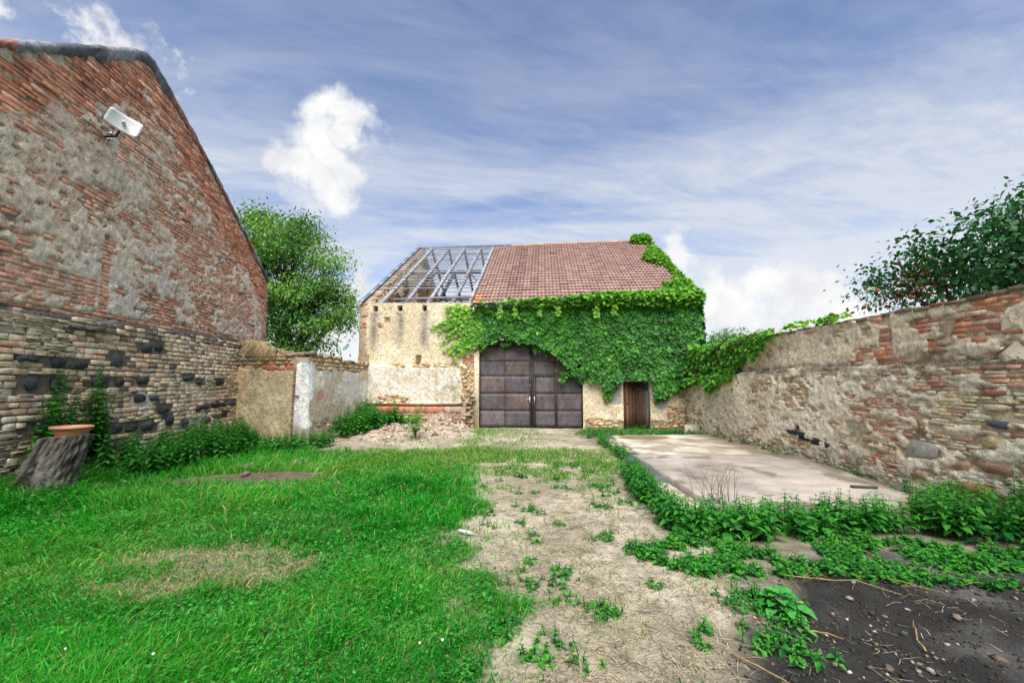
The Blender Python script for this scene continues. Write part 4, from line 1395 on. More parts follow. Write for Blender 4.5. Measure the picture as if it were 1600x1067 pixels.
while z < 2.78:
    hb = (0.078 if z > 1.88 else 0.054) + R.normal(0, 0.006)
    u = R.uniform(0, 0.2)
    while u < WL - 0.1:
        led = float(LEDGE(u)); up = z > led - 0.02
        if not up and z + hb > led:
            u += 0.2
            continue
        L = R.uniform(0.22, 0.30) if up else R.uniform(0.12, 0.36)
        u0, u1 = u + 0.006, u + L - 0.006
        u += L
        if z + hb > float(wtop(u0)) - 0.01 or u1 > WL:
            continue
        if clash(u0, u1, z, z + hb, BIG, 0.02):
            continue
        um = (u0 + u1) / 2
        if not up and abs(um - 8.35) < 0.3 and abs(z + .04 - 0.72) < 0.27:
            continue
        base = 0.0 - (0.17 if up else 0.0)
        wv = base + (-0.003 if up else 0.0) + R.normal(0, 0.007)
        if not up:
            wv += 0.06 * (float(fbm(um * 0.7, z * 0.9, 157, 3)) - 0.5)
            wv -= 0.14 * float(sm(0.2 - z, 0, 0.2)) * float(sm(7.2 - um, 0, 1.2))
        hh = w_h(np.linspace(u0, u1, 4), np.full(4, z + hb / 2))
        if hh.min() > wv + 0.006:
            continue
        t = R.random()
        if up:
            c = S(204, 138, 106) if t < 0.45 else (S(186, 122, 96) if t < 0.65 else S(212, 180, 158))
            if um > 8.8:
                c = lerp(c, S(204, 186, 156), np.array(0.55))
            pcs.append(dict(k='b', u0=u0, u1=u1, v0=z, v1=z + hb - 0.008, w=wv, c=np.clip(c * R.uniform(0.75, 1.2), 0, .75)))
        else:
            nb = float(fbm(um * 0.5, z * 1.1, 171, 2))
            brick = (nb > 0.63 and R.random() < 0.6) or (z > led - 0.42 and R.random() < 0.35 and um < 8) or R.random() < 0.06
            if brick:
                c = S(200, 150, 128) if t < 0.6 else (S(186, 128, 106) if t < 0.8 else S(206, 176, 156))
                pcs.append(dict(k='b', u0=u0, u1=u1, v0=z, v1=z + hb - 0.008, w=wv, c=np.clip(c * R.uniform(0.75, 1.25), 0, .75)))
            else:
                c = S(204, 182, 140) if t < 0.25 else (S(206, 188, 152) if t < 0.65 else (S(180, 168, 146) if t < 0.8 else S(226, 212, 184)))
                pcs.append(dict(k='s', u0=u0, u1=u1, v0=z - R.uniform(0, 0.012), v1=z + hb - R.uniform(-0.006, 0.02), w=wv + 0.003, c=np.clip(c * R.uniform(0.75, 1.3), 0, .75), b=0.012, ex=0.36))
    z += hb
realize(pcs, WF, rwall, {'b': 'brick', 's': 'stone'}, {'b': 'bricks', 's': 'stones'})
# coping: flat weathered bricks and mortar along the top
u = 0.0
while u < 13.3:
    L = R.uniform(0.24, 0.34)
    t = float(wtop(u + L / 2))
    V, P = brick_geo(dict(u0=0, u1=L - 0.012, v0=0, v1=0.065, w=0.0, d=0.42))
    c = S(150, 128, 108) if R.random() < 0.6 else S(176, 116, 92)
    put('coping_brick', WF(V[:, 0] + u, V[:, 1] + t - 0.035 + R.normal(0, .01), V[:, 2] - 0.155 + R.normal(0, .012)), P, M_BRICK, rwall, c * 0.72 * R.uniform(0.7, 1.05), centre=True)
    u += L
# triangular cement fillet on the ledge
Vt = np.array([WF(u, v, q) for (u, v, q) in ((6.0, 1.90, -0.04), (5.5, 1.90, -0.04), (5.74, 2.17, -0.15), (6.0, 1.90, -0.22), (5.5, 1.90, -0.22), (5.74, 2.2, -0.22), (6.2, 1.92, -0.16))])
put('cement_fillet', Vt, [np.array([(0, 1, 2), (0, 2, 3), (1, 4, 5), (1, 5, 2), (2, 5, 3), (0, 6, 2)])], M_CONC, rwall, S(186, 176, 152) * 0.8)
# grass and moss fringe along the ledge
a = Acc()
n = 1500
u = R.uniform(5.2, 13.5, n); keep = fbm(u * 1.5, u * 0, 177, 3) > 0.45
u = u[keep]; n = len(u)
base = WF(u, LEDGE(u) - 0.01, -R.uniform(0.0, 0.14, n))
d = np.c_[R.normal(-0.5, 0.4, n), R.normal(0, 0.5, n), R.normal(0.15, 0.5, n)]
V, P = leaves(base, d, np.c_[-np.ones(n), np.zeros(n), np.ones(n)], R.uniform(0.03, 0.12, n), 0.008)
a.add(V, P, rep(jit(S(120, 108, 78) * 0.6, n, 0.3), 7))
a.build('ledge_moss', M_STRAW, rwall, kind='stuff')

# ------------------------------------------------------------------ concrete slab
slab = thing('concrete_slab', 'cracked pinkish concrete floor slab lying beside the stone wall', 'slab', (4.2, 9.5, 0))


def plate(name, poly, z1, cfun, mat, step=0.10, zf=None, parent=slab, z0=-0.02, label=None):
    """a thick plate with a polygon outline, its top a fine grid"""
    poly = np.array(poly, float)
    x0, y0 = poly.min(0); x1, y1 = poly.max(0)
    n_t = max(4, int((y1 - y0) / step))
    ys = np.linspace(y0 + 1e-4, y1 - 1e-4, n_t)
    Lx = []; Rx = []
    for y in ys:
        xc = []
        for i in range(len(poly)):
            (ax, ay), (bx, by) = poly[i], poly[(i + 1) % len(poly)]
            if (ay > y) != (by > y):
                xc.append(ax + (y - ay) * (bx - ax) / (by - ay))
        Lx.append(min(xc)); Rx.append(max(xc))
    n_u = max(4, int((x1 - x0) / step))
    t = np.linspace(0, 1, n_u)
    X = np.array(Lx)[:, None] * (1 - t) + np.array(Rx)[:, None] * t
    edge = 0.10 * (fbm(ys * 2.2, ys * 0, 7, 4) - 0.5)
    X[:, 0] += edge; X[:, -1] -= edge
    Y = np.repeat(ys[:, None], n_u, 1)
    Z = z1 + (zf(X, Y) if zf else 0.012 * (fbm(X * 0.9, Y * 0.9, 201, 4) - 0.5))
    C = cfun(X, Y)
    top = np.stack([X, Y, Z], -1).reshape(-1, 3)
    bot = top.copy(); bot[:, 2] = z0
    N = len(top)
    i = np.arange(n_t - 1)[:, None] * n_u + np.arange(n_u - 1)[None]
    q = np.stack([i, i + 1, i + n_u + 1, i + n_u], -1).reshape(-1, 4)
    rim = list(range(n_u)) + [j * n_u + n_u - 1 for j in range(1, n_t)] + [(n_t - 1) * n_u + j for j in range(n_u - 2, -1, -1)] + [j * n_u for j in range(n_t - 2, 0, -1)]
    sd = np.array([(rim[j], N + rim[j], N + rim[(j + 1) % len(rim)], rim[(j + 1) % len(rim)]) for j in range(len(rim))])
    return put(name, np.concatenate([top, bot]), [q, sd], mat, parent, np.concatenate([C.reshape(-1, 3)] * 2), label=label)


def slab_c1(X, Y):
    n = fbm(X * 0.9, Y * 0.7, 211, 4); n2 = fbm(X * 3, Y * 2.2, 213, 4)
    c = lerp(S(188, 177, 166), S(168, 158, 148), sm(n, 0.35, 0.6))
    n3 = fbm(X * 0.7, Y * 5.0, 215, 4)
    c = lerp(c, S(156, 146, 136), sm(n3, 0.50, 0.70) * 0.35)
    c = lerp(c, S(150, 140, 132), sm(n * 0.6 + n2 * 0.4, 0.50, 0.60) * 0.75)
    c = lerp(c, S(132, 124, 112), sm(n2, 0.60, 0.70) * 0.6)
    c = lerp(c, S(120, 110, 92), sm(n2 + 0.3 * sm(X - 5.0, 0, 0.6) + 0.25 * sm(6.3 - Y, 0, 0.5), 0.62, 0.78) * 0.7)
    return c * 0.76


def slab_c2(X, Y):
    n = fbm(X * 0.8, Y * 0.8, 221, 4); n2 = fbm(X * 2.5, Y * 2.5, 223, 4)
    c = lerp(S(208, 200, 184), S(188, 178, 160), sm(n, 0.35, 0.6))
    c = lerp(c, S(140, 128, 106), sm(n2, 0.47, 0.58) * 0.7)
    pa = np.exp(-((X - 3.75) / 0.75) ** 2 - ((Y - 13.2) / 0.5) ** 2)
    c = lerp(c, S(116, 108, 72), sm(pa * (0.5 + n2), 0.3, 0.5) * 0.85)
    edge = sm(X - 5.2 + 0.6 * (n - 0.5), 0, 0.5)
    return lerp(c, S(130, 114, 92), edge * 0.8) * 0.82


plate('slab_panel', [(2.60, 9.93), (6.08, 9.93), (5.95, 8.9), (5.50, 6.45), (4.6, 5.78), (3.2, 5.62), (2.52, 5.66)], 0.115, slab_c1, M_CONC, 0.06, label='pinkish front panel of the slab')
plate('slab_panel', [(2.96, 13.75), (6.14, 14.1), (6.10, 9.97), (2.80, 9.97)], 0.085, slab_c2, M_CONC, 0.07, label='paler dirty rear panel of the slab')
kc = lambda X, Y: lerp(S(200, 188, 168), S(170, 158, 138), fbm(X * 3, Y * 2, 231, 3)) * 0.8
dc = lambda X, Y: lerp(S(92, 94, 104), S(116, 118, 124), fbm(X * 3, Y * 3, 233, 3)) * 0.62
plate('edge_strip', [(2.62, 13.0), (2.92, 13.0), (2.77, 10.6), (2.46, 10.6)], 0.075, kc, M_CONC, 0.06)
plate('edge_strip', [(2.10, 7.4), (2.48, 7.4), (2.48, 5.66), (2.02, 5.66)], 0.075, kc, M_CONC, 0.06)
plate('bitumen_strip', [(2.62, 13.8), (2.94, 13.8), (2.92, 13.03), (2.62, 13.03)], 0.085, dc, M_CONC, 0.06, label='dark grey bitumen patch')
plate('bitumen_strip', [(2.44, 10.55), (2.76, 10.55), (2.50, 7.45), (2.12, 7.45)], 0.085, dc, M_CONC, 0.06, label='long dark grey bitumen patch')

# ------------------------------------------------------------------ ivy on the barn
IVY = [(-3.3, 4.62), (-2.13, 4.52), (0.72, 4.56), (2.81, 4.70), (5.1, 4.72), (6.02, 4.62), (6.02, 2.4), (5.79, 1.83), (5.23, 1.62), (4.89, 1.36), (4.62, 1.20), (4.42, 1.10), (4.30, 1.45), (4.2, 1.86), (3.3, 1.88),
       (2.98, 1.55), (2.80, 1.33), (2.66, 1.30), (2.53, 1.62), (1.96, 1.85), (1.50, 1.93), (1.28, 2.3), (0.82, 2.80), (0.2, 3.05), (-0.22, 3.17), (-0.94, 3.24), (-1.88, 3.10), (-2.3, 3.0), (-2.5, 3.4), (-2.9, 3.9)]
G_DK = S(30, 92, 30) * 0.75; G_MD = S(78, 156, 48) * 0.85; G_BR = S(136, 188, 62) * 0.88
ivy = thing('ivy', 'dense dark green ivy covering the upper right of the barn front', 'ivy', FF(2.5, 0.9, 0.1))
acc = Acc()


def ivy_leaves(P, w_out, size, bright, out, acc_=None, down=1.0):
    n_ = len(P)
    out = np.broadcast_to(out, (n_, 3))
    D = np.c_[R.normal(0, 0.45, (n_, 1)) * 1.0 * FE[None, :1] + 0 * P[:, :1], R.normal(0, 0.2, n_), -np.ones(n_) * down + R.normal(0, 0.25, n_)] + out * R.uniform(0.15, 0.75, (n_, 1))
    Nn = out + np.c_[R.normal(0, 0.4, n_), R.normal(0, 0.25, n_), R.uniform(0.1, 0.9, n_)]
    L = size * R.uniform(0.45, 1.45, n_)
    V, F_ = leaves(P, D, Nn, L, L * R.uniform(0.85, 1.1, n_), 0.22, 0.12)
    b = np.clip(bright + R.normal(0, 0.16, n_), 0, 1)
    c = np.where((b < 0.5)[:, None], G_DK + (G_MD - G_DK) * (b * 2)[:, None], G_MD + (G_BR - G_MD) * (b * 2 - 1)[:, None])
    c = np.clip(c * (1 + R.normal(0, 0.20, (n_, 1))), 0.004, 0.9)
    bw = R.random(n_) < 0.008
    c[bw] = S(150, 110, 64) * 0.7
    (acc_ or acc).add(V, F_, rep(c, 7))


n = 46000
u = R.uniform(-3.4, 6.1, n); v = R.uniform(1.0, 4.8, n)
un = u + 0.36 * (fbm(u * 3, v * 3, 301, 3) - 0.5); vn_ = v + 0.40 * (fbm(u * 3, v * 3, 305, 3) - 0.5)
k = inpoly(un, vn_, IVY)
hole = ((u - 1.72) / 0.14) ** 2 + ((v - 2.28) / 0.10) ** 2 < 1
k &= ~hole
k &= R.random(n) < 1.0 - 0.72 * sm(-1.9 - u, 0, 0.6)
u, v = u[k], v[k]
bul = 0.05 + (0.16 * fbm(u * 0.9, v * 0.9, 307, 3) + 0.12 * fbm(u * 3.2, v * 3.6, 308, 2)) * sm(u + 2.2, 0, 0.8) + R.uniform(0, 0.09, len(u))
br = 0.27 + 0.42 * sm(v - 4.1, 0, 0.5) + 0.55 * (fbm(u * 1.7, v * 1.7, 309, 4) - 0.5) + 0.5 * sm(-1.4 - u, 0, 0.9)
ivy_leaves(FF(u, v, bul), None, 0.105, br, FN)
# left tips that creep out over the plaster
for q in range(60):
    p = np.array([R.uniform(-2.4, -1.6), R.uniform(3.15, 4.5)])
    d = np.array([-1.0, -0.42 + R.normal(0, 0.12)]); d /= np.linalg.norm(d)
    L = R.uniform(0.35, 1.25) * (1.0 if p[1] < 4.0 else 1.35)
    m_ = int(L * 34)
    t = np.linspace(0, L, m_)
    uu = p[0] + d[0] * t + R.normal(0, 0.03, m_); vv = p[1] + d[1] * t - 0.1 * t ** 2 + R.normal(0, 0.03, m_)
    if q % 3 == 0:
        vv += 0.34 * t * 0.5
    ivy_leaves(FF(uu, vv, 0.04 + R.uniform(0, 0.06, m_)), None, 0.105, 0.62 + 0.3 * t / L, FN)
for q in range(46):
    e_ = R.integers(7, 26); (ua, va), (ub, vb) = IVY[e_], IVY[e_ + 1]
    t = R.random(); uc = ua + (ub - ua) * t; vc = va + (vb - va) * t + 0.08
    m_ = R.integers(8, 20); L = R.uniform(0.12, 0.38)
    if 3.2 < uc < 4.3 or uc < -1.9:
        continue
    ivy_leaves(FF(uc + R.normal(0, 0.035, m_), vc - np.linspace(0, L, m_), 0.05 + R.uniform(0.0, 0.08, m_)), None, 0.095, 0.5 + R.normal(0, .15), FN)
# a sprig over the gate and beards below the edge
for (uc, vc, L) in ((1.18, 2.2, 0.5), (-0.9, 3.2, .15), (5.4, 1.75, .3), (2.73, 1.45, .3)):
    m_ = 26
    ivy_leaves(FF(uc + R.normal(0, 0.09, m_), vc - R.uniform(0, L, m_), R.uniform(0.0, 0.08, m_)), None, 0.11, 0.5, FN)
# over the gutter and onto the lowest tiles
n = 7800
u = R.uniform(-2.1, 6.1, n)
dens = np.interp(u, [-2.2, -0.6, 0.2, 0.6, 1.6, 2.4, 6.1], [0.02, 0.05, 0.35, 0.30, 0.6, 1.0, 1.0]) * (0.5 + fbm(u * 1.6, u * 0, 311, 2))
k = R.random(n) < dens
u = u[k]; n = len(u)
hgt = R.beta(2, 2, n) * np.interp(u, [-2, 1, 3, 6], [0.34, 0.38, 0.60, 0.72])
P = FF(u, 4.38 + hgt, 0.34 + 0.16 * np.sin(hgt * 5) - 0.7 * np.maximum(hgt - 0.35, 0) + R.normal(0, 0.05, n))
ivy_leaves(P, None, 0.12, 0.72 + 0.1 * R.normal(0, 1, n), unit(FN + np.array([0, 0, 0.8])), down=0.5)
for uc in (-1.1, -0.55, 0.35, 0.95, 2.35, 3.0):
    m_ = 34
    ivy_leaves(FF(uc + R.normal(0, 0.05, m_), 4.45 - R.uniform(0, 0.42, m_), 0.46 + R.uniform(0, 0.06, m_)), None, 0.09, 0.85, FN)
# right corner and up the verge to the ridge
n = 5200
d = R.uniform(0, 2.5, n); v = R.uniform(1.2, 4.7, n)
P = FF(np.full(n, 6.0) + 0.12 * fbm(d * 2, v * 2, 313, 3) + R.uniform(0, 0.1, n), v, -d + 0.2)
ivy_leaves(P, None, 0.125, 0.35 + 0.3 * sm(v - 4.0, 0, 0.6), FE)
for (t0, t1, du, m_, hh) in ((0.0, 0.20, 1.15, 1500, 0.26), (0.16, 0.30, 0.45, 500, 0.16), (0.28, 0.62, 0.22, 700, 0.14), (0.46, 0.70, 0.95, 1300, 0.28), (0.68, 0.86, 0.30, 420, 0.16), (0.88, 1.0, 1.0, 1150, 0.34)):
    tt = R.beta(1.6, 1.6, m_) * (t1 - t0) + t0
    wd = du * np.sqrt(np.clip(1 - ((tt - (t0 + t1) / 2) / ((t1 - t0) / 2)) ** 2, 0.05, 1))
    uu = 6.08 - R.random(m_) ** 1.3 * wd
    P = roof_pt(uu, tt, 0.06 + R.uniform(0, hh, m_))
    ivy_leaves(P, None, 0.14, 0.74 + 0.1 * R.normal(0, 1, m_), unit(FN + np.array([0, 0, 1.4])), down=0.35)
lf = acc.build('foliage', M_LEAF, ivy, kind='stuff')
a = Acc()
for q in range(26):
    u0 = R.uniform(1.5, 5.7)
    pts = np.array([FF(u0 + 0.25 * math.sin(k_ * 1.7 + q) + R.normal(0, .05), z_, 0.04) for k_, z_ in enumerate(np.linspace(1.9, 4.4, 9))])
    V, P = tube(pts, np.linspace(0.02, 0.007, 9), 5)
    a.add(V, P, S(104, 84, 64) * 0.6)
a.build('stems', M_BARK, ivy)

# creeper spilling over the stone wall beside the barn
creeper = thing('creeper', 'bright green creeper hanging over the stone wall next to the barn', 'creeper', (6.1, 13.6, 1.7))
acc2 = Acc()
n = 3600
u = R.uniform(10.7, 16.3, n); v = R.uniform(1.1, 3.0, n)
top = np.interp(u, [10.7, 11.6, 12.2, 13.5, 16.3], [2.95, 2.94, 2.95, 2.85, 3.0])
botm = np.interp(u, [10.7, 11.4, 11.7, 12.0, 12.5, 13.0, 13.6, 14.2, 14.6, 15.4, 16.3], [2.80, 2.62, 2.25, 2.5, 2.0, 1.72, 1.62, 1.28, 1.75, 1.62, 1.5]) + 0.2 * (fbm(u * 4, v * 2, 315, 2) - 0.5)
k = (v < top) & (v > botm)
u, v = u[k], v[k]; n = len(u)
P = WF(u, v, 0.0 + 0.12 * R.random(n) + 0.10 * fbm(u * 1.2, v * 1.2, 317, 2) - 0.12 * sm(v - LEDGE(u), 0, 0.1))
ivy_leaves(P, None, 0.135, 0.62 + 0.3 * (fbm(u * 2, v * 2, 319, 3) - 0.5), np.array([-1.0, -0.3, 0.3]), acc2, 0.6)
for (uc, m_) in ((9.05, 60), (9.35, 46), (10.0, 26), (10.5, 40)):
    P = WF(uc + R.normal(0, 0.16, m_), 2.84 + R.uniform(0, 0.12, m_), R.uniform(-0.3, -0.1, m_))
    ivy_leaves(P, None, 0.10, 0.9, np.array([-0.6, -0.4, 0.9]), acc2, 0.2)
acc2.build('foliage', M_LEAF, creeper, kind='stuff')
a = Acc()
for q in range(9):
    pts = np.array([WF(16.0 - t * (3.2 + q * 0.25), 1.6 + 1.3 * t ** 0.6 + 0.1 * math.sin(t * 8 + q), 0.02 + 0.04 * (q % 3)) for t in np.linspace(0, 1, 10)])
    V, P = tube(pts, np.linspace(0.018, 0.006, 10), 5)
    a.add(V, P, S(112, 92, 68) * 0.6)
a.build('stems', M_BARK, creeper)


# ------------------------------------------------------------------ trees and shrubs
def make_tree(name, label, cat, base, lobes, nclump, per, lsize, cols, trunk_r, seed, leafw=0.5, clump_r=0.45, shell=0.55, spread=0.6, brown=None, limbw=1.0, up=0.3):
    rg = np.random.default_rng(seed)
    base = np.array(base, float)
    t_ = thing(name, label, cat, base)
    wts = np.array([l[3] * l[4] * l[5] for l in lobes]); wts = wts / wts.sum()
    cen = []
    for k_ in rg.choice(len(lobes), nclump, p=wts):
        l = lobes[k_]
        d_ = unit(rg.normal(0, 1, 3)); r_ = shell + (1 - shell) * rg.random() ** 0.6
        cen.append(np.array(l[:3]) + d_ * np.array(l[3:6]) * r_)
    cen = np.array(cen)
    # limbs
    a_ = Acc()
    fork = base + (np.array(lobes[0][:3]) - base) * 0.38
    tp = np.array([base, base + (fork - base) * 0.5 + rg.normal(0, 0.06, 3), fork])
    V, P = tube(tp, [trunk_r * 1.25, trunk_r, trunk_r * 0.8], 9)
    trunk = Acc().add(V, P, S(104, 92, 80) * 0.5)
    trunk.build('trunk', M_BARK, t_, smooth=True)
    for l in lobes:
        c0 = np.array(l[:3]); midp = (fork + c0) / 2 + rg.normal(0, 0.15, 3)
        V, P = tube(np.array([fork - (fork - base) * 0.1, midp, c0]), [trunk_r * 0.6, trunk_r * 0.4, trunk_r * 0.22], 6)
        a_.add(V, P, S(104, 92, 80) * 0.5)
        idx = [i for i in range(len(cen)) if np.linalg.norm((cen[i] - c0) / np.array(l[3:6])) < 1.05]
        for i in idx[::2]:
            st = fork + (c0 - fork) * rg.uniform(0.45, 1.0)
            mid2 = (st + cen[i]) / 2 + rg.normal(0, 0.12, 3) + np.array([0, 0, -0.08])
            V, P = tube(np.array([st, mid2, cen[i]]), np.array([0.03, 0.018, 0.007]) * limbw, 4, False)
            a_.add(V, P, S(96, 84, 72) * 0.5)
    a_.build('limbs', M_BARK, t_, smooth=True)
    lo = Acc()
    n_ = nclump * per
    ci = np.repeat(np.arange(nclump), per)
    off = rg.normal(0, 1, (n_, 3)) * clump_r * np.array([1, 1, 0.6])
    P0 = cen[ci] + off
    cc0 = np.array(lobes[0][:3])
    D = unit(off) * spread + rg.normal(0, 0.5, (n_, 3)) + np.array([0, 0, -0.3])
    Nn = rg.normal(0, 0.5, (n_, 3)) + np.array([0, 0, up + 0.5]) + unit(P0 - cc0) * 0.5
    L = lsize * rg.uniform(0.6, 1.3, n_)
    V, P = leaves(P0, D, Nn, L, L * leafw, 0.2, 0.15)
    tone = np.clip(rg.normal(0.45, 0.28, nclump)[ci] + rg.normal(0, 0.15, n_), 0, 1)
    c = cols[0] + (cols[1] - cols[0]) * tone[:, None]
    if brown is not None:
        bi = np.zeros(nclump, bool)
        bi[np.argsort(np.linalg.norm(cen - np.array(brown[0]), axis=1))[:brown[1]]] = True
        m2 = bi[ci] & (rg.random(n_) < 0.75)
        c[m2] = S(150, 104, 78) * rg.uniform(0.45, 0.95, (m2.sum(), 1))
    c = np.clip(c * (1 + rg.normal(0, 0.12, (n_, 1))), 0.003, 0.9)
    lo.add(V, P, rep(c, 7))
    lo.build('crown', M_LEAF, t_, kind='stuff')
    return t_, cen


make_tree('walnut_tree', 'large leafy green tree rising behind the low plastered wall', 'tree', (-10.6, 22.0, 0),
          [(-10.9, 21.6, 6.4, 3.0, 2.6, 3.3), (-12.6, 22.0, 8.6, 2.0, 1.8, 2.0), (-11.2, 22, 9.0, 1.5, 1.5, 1.6), (-9.2, 21.6, 6.6, 1.5, 1.6, 1.5), (-9.3, 21.4, 4.6, 1.8, 1.6, 1.5), (-8.4, 21.6, 4.6, 1.1, 1.0, 1.3), (-10.4, 20.8, 3.6, 2.2, 1.4, 1.4)],
          190, 160, 0.165, (S(34, 104, 38) * 0.75, S(140, 192, 84) * 0.85), 0.30, 3, 0.45, 0.36, 0.35, limbw=1.4)
make_tree('lilac_bush', 'dark leafy bush with withered brown clusters overhanging the right wall', 'bush', (8.6, 8.2, 0),
          [(8.9, 7.6, 3.9, 1.25, 1.6, 1.0), (8.35, 8.9, 3.85, 0.8, 1.2, 0.68), (9.8, 7.1, 4.5, 1.4, 1.4, 0.95), (8.3, 7.0, 3.2, 0.9, 1.4, 0.55), (10.3, 8.2, 3.9, 1.2, 1.4, 0.9), (8.0, 9.2, 3.75, 0.55, 0.75, 0.66)],
          330, 44, 0.105, (S(26, 80, 44) * 0.65, S(64, 132, 62) * 0.7), 0.10, 9, 0.62, 0.26, 0.25, brown=((8.0, 9.0, 3.4), 9), limbw=0.6)
make_tree('distant_tree', 'small pale green treetop far beyond the stone wall', 'tree', (18.9, 40.0, 0),
          [(18.9, 40, 5.2, 1.8, 1.5, 1.2), (20.0, 40, 4.8, 1.2, 1.2, 1.0), (17.8, 40.2, 4.4, 1.2, 1.2, 1.1)], 60, 60, 0.26, (S(60, 120, 66) * 0.8, S(130, 176, 110) * 0.85), 0.12, 21, 0.5, 0.4, 0.3)
# two bare saplings standing behind the low wall beside the barn
sap = thing('bare_sapling', 'pair of thin bare stems between the tree and the barn corner', 'sapling', (-6.3, 18.3, 0))
for (x0, x1, zt) in ((-6.42, -6.12, 3.55), (-6.16, -5.98, 3.25)):
    V, P = tube(np.array([(x0, 18.4, 0), ((x0 + x1) / 2, 18.4, zt * 0.5), (x1, 18.35, zt)]), [0.03, 0.024, 0.012], 6)
    put('stem', V, P, M_BARK, sap, S(120, 100, 84) * 0.6)


# ------------------------------------------------------------------ grass, straw and weeds
def blades(X, Y, H, Wd, col, lean=0.5, z0=None, name=None):
    n_ = len(X)
    Z = gz(X, Y) if z0 is None else z0
    az = R.uniform(0, 2 * math.pi, n_)
    az = az * 0.75 + 2 * math.pi * fbm(X * 1.2, Y * 1.2, 401, 2)
    ln = np.abs(R.normal(lean, lean * 0.5, n_))
    d_ = np.c_[np.cos(az), np.sin(az), np.zeros(n_)]
    fa = R.uniform(0, 2 * math.pi, n_)
    sd = np.c_[np.cos(fa), np.sin(fa), np.zeros(n_)] * (Wd / 2)[:, None]
    b0 = np.c_[X, Y, Z - 0.01]
    m1 = b0 + d_ * (H * ln * 0.35)[:, None] + np.c_[np.zeros(n_), np.zeros(n_), H * 0.55]
    m2 = b0 + d_ * (H * ln * 0.95)[:, None] + np.c_[np.zeros(n_), np.zeros(n_), H * (0.95 - 0.25 * ln)]
    V = np.stack([b0 - sd, b0 + sd, m1 + sd * 0.8, m1 - sd * 0.8, m2], 1).reshape(-1, 3)
    b = np.arange(n_)[:, None] * 5
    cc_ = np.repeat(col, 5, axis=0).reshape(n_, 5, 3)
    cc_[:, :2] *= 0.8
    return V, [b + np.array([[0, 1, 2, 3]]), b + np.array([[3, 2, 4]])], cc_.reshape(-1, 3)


def sample(n_, x0, x1, y0, y1, near=True):
    """points denser near the camera"""
    if near:
        t = R.random(n_)
        p = 1.35
        y = (y0 ** (1 - p) + t * (y1 ** (1 - p) - y0 ** (1 - p))) ** (1 / (1 - p))
    else:
        y = R.uniform(y0, y1, n_)
    return R.uniform(x0, x1, n_), y


GA, GB, GCc = S(8, 128, 18) * 0.8, S(44, 178, 34) * 0.85, S(156, 196, 92) * 0.85
DRY = S(206, 190, 148) * 0.78
ga = Acc()
for (n_, y0, y1) in ((260000, 1.6, 12.2),):
    xw = R.uniform(-1.25, 0.12, n_)
    _, Y = sample(n_, 0, 1, y0, y1)
    X = xw * (Y + 0.8)
    lw = f_lawn(X, Y); dr = f_dry(X, Y)
    k = R.random(n_) < lw * (1 - 0.30 * dr) * (0.45 + 0.8 * fbm(X * 2.1, Y * 2.1, 411, 3))
    k &= (X > house_x(Y) + 0.15)
    X, Y, dr = X[k], Y[k], dr[k]
    m = len(X)
    tall = sm(fbm(X * 0.8, Y * 0.8, 413, 3), 0.45, 0.7) + 0.9 * sm(fbm(X * 2.6, Y * 2.6, 414, 2), 0.62, 0.78)
    H = (0.065 + 0.075 * tall + 0.07 * sm(-X - 3.0, 0, 2) + 0.08 * sm(1.3 - (X - house_x(Y)), 0, 1)) * R.uniform(0.55, 1.45, m) * (1 - 0.35 * dr)
    W_ = np.clip(0.0017 * (Y + 0.5), 0.0035, 0.012) * R.uniform(0.7, 1.3, m)
    tone = np.clip(0.40 + 0.8 * (fbm(X * 1.1, Y * 1.1, 417, 4) - 0.5) + 0.9 * (fbm(X * 0.45, Y * 0.45, 418, 2) - 0.5) + R.normal(0, 0.22, m), 0, 1)
    c = np.where((tone < 0.6)[:, None], GA + (GB - GA) * (tone / 0.6)[:, None], GB + (GCc - GB) * ((tone - 0.6) / 0.4)[:, None])
    dull = sm(fbm(X * 0.7, Y * 0.7, 419, 3), 0.5, 0.66) * 0.6 + (R.random(m) < 0.2) * 0.35
    c = lerp(c, np.array([0.16, 0.22, 0.07]), np.clip(dull, 0, 0.75) * 0.3)
    isdry = (R.random(m) < 0.035 + 0.75 * dr)
    c[isdry] = DRY * R.uniform(0.6, 1.1, (isdry.sum(), 1))
    W_ = W_ * np.where(R.random(m) < 0.12, 1.8, 1.0)
    stalk = R.random(m) < 0.010
    H[stalk] *= R.uniform(1.3, 2.1, stalk.sum()); c[stalk] = S(150, 168, 84) * 0.7; W_[stalk] *= 0.45
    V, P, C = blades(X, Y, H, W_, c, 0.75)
    ga.add(V, P, C)
    # clover and other broad leaves low in the grass
    q = (R.random(m) < 0.10 + 0.25 * sm(fbm(X * 1.5, Y * 1.5, 423, 3), 0.52, 0.62)) & (dr < 0.4)
    Xq, Yq = X[q], Y[q]; mq = len(Xq); aq = R.uniform(0, 6.28, mq)
    sz = np.clip(0.006 * (Yq + 1.0), 0.016, 0.04) * R.uniform(0.6, 1.3, mq)
    V, P = leaves(np.c_[Xq, Yq, gz(Xq, Yq) + H[q] * R.uniform(0.35, 0.95, mq)], np.c_[np.cos(aq), np.sin(aq), R.normal(0.1, .3, mq)], np.c_[R.normal(0, .3, (mq, 2)), np.ones(mq)], sz, sz * 0.8)
    ga.add(V, P, rep(jit(S(64, 150, 54) * 0.8, mq, 0.25), 7))
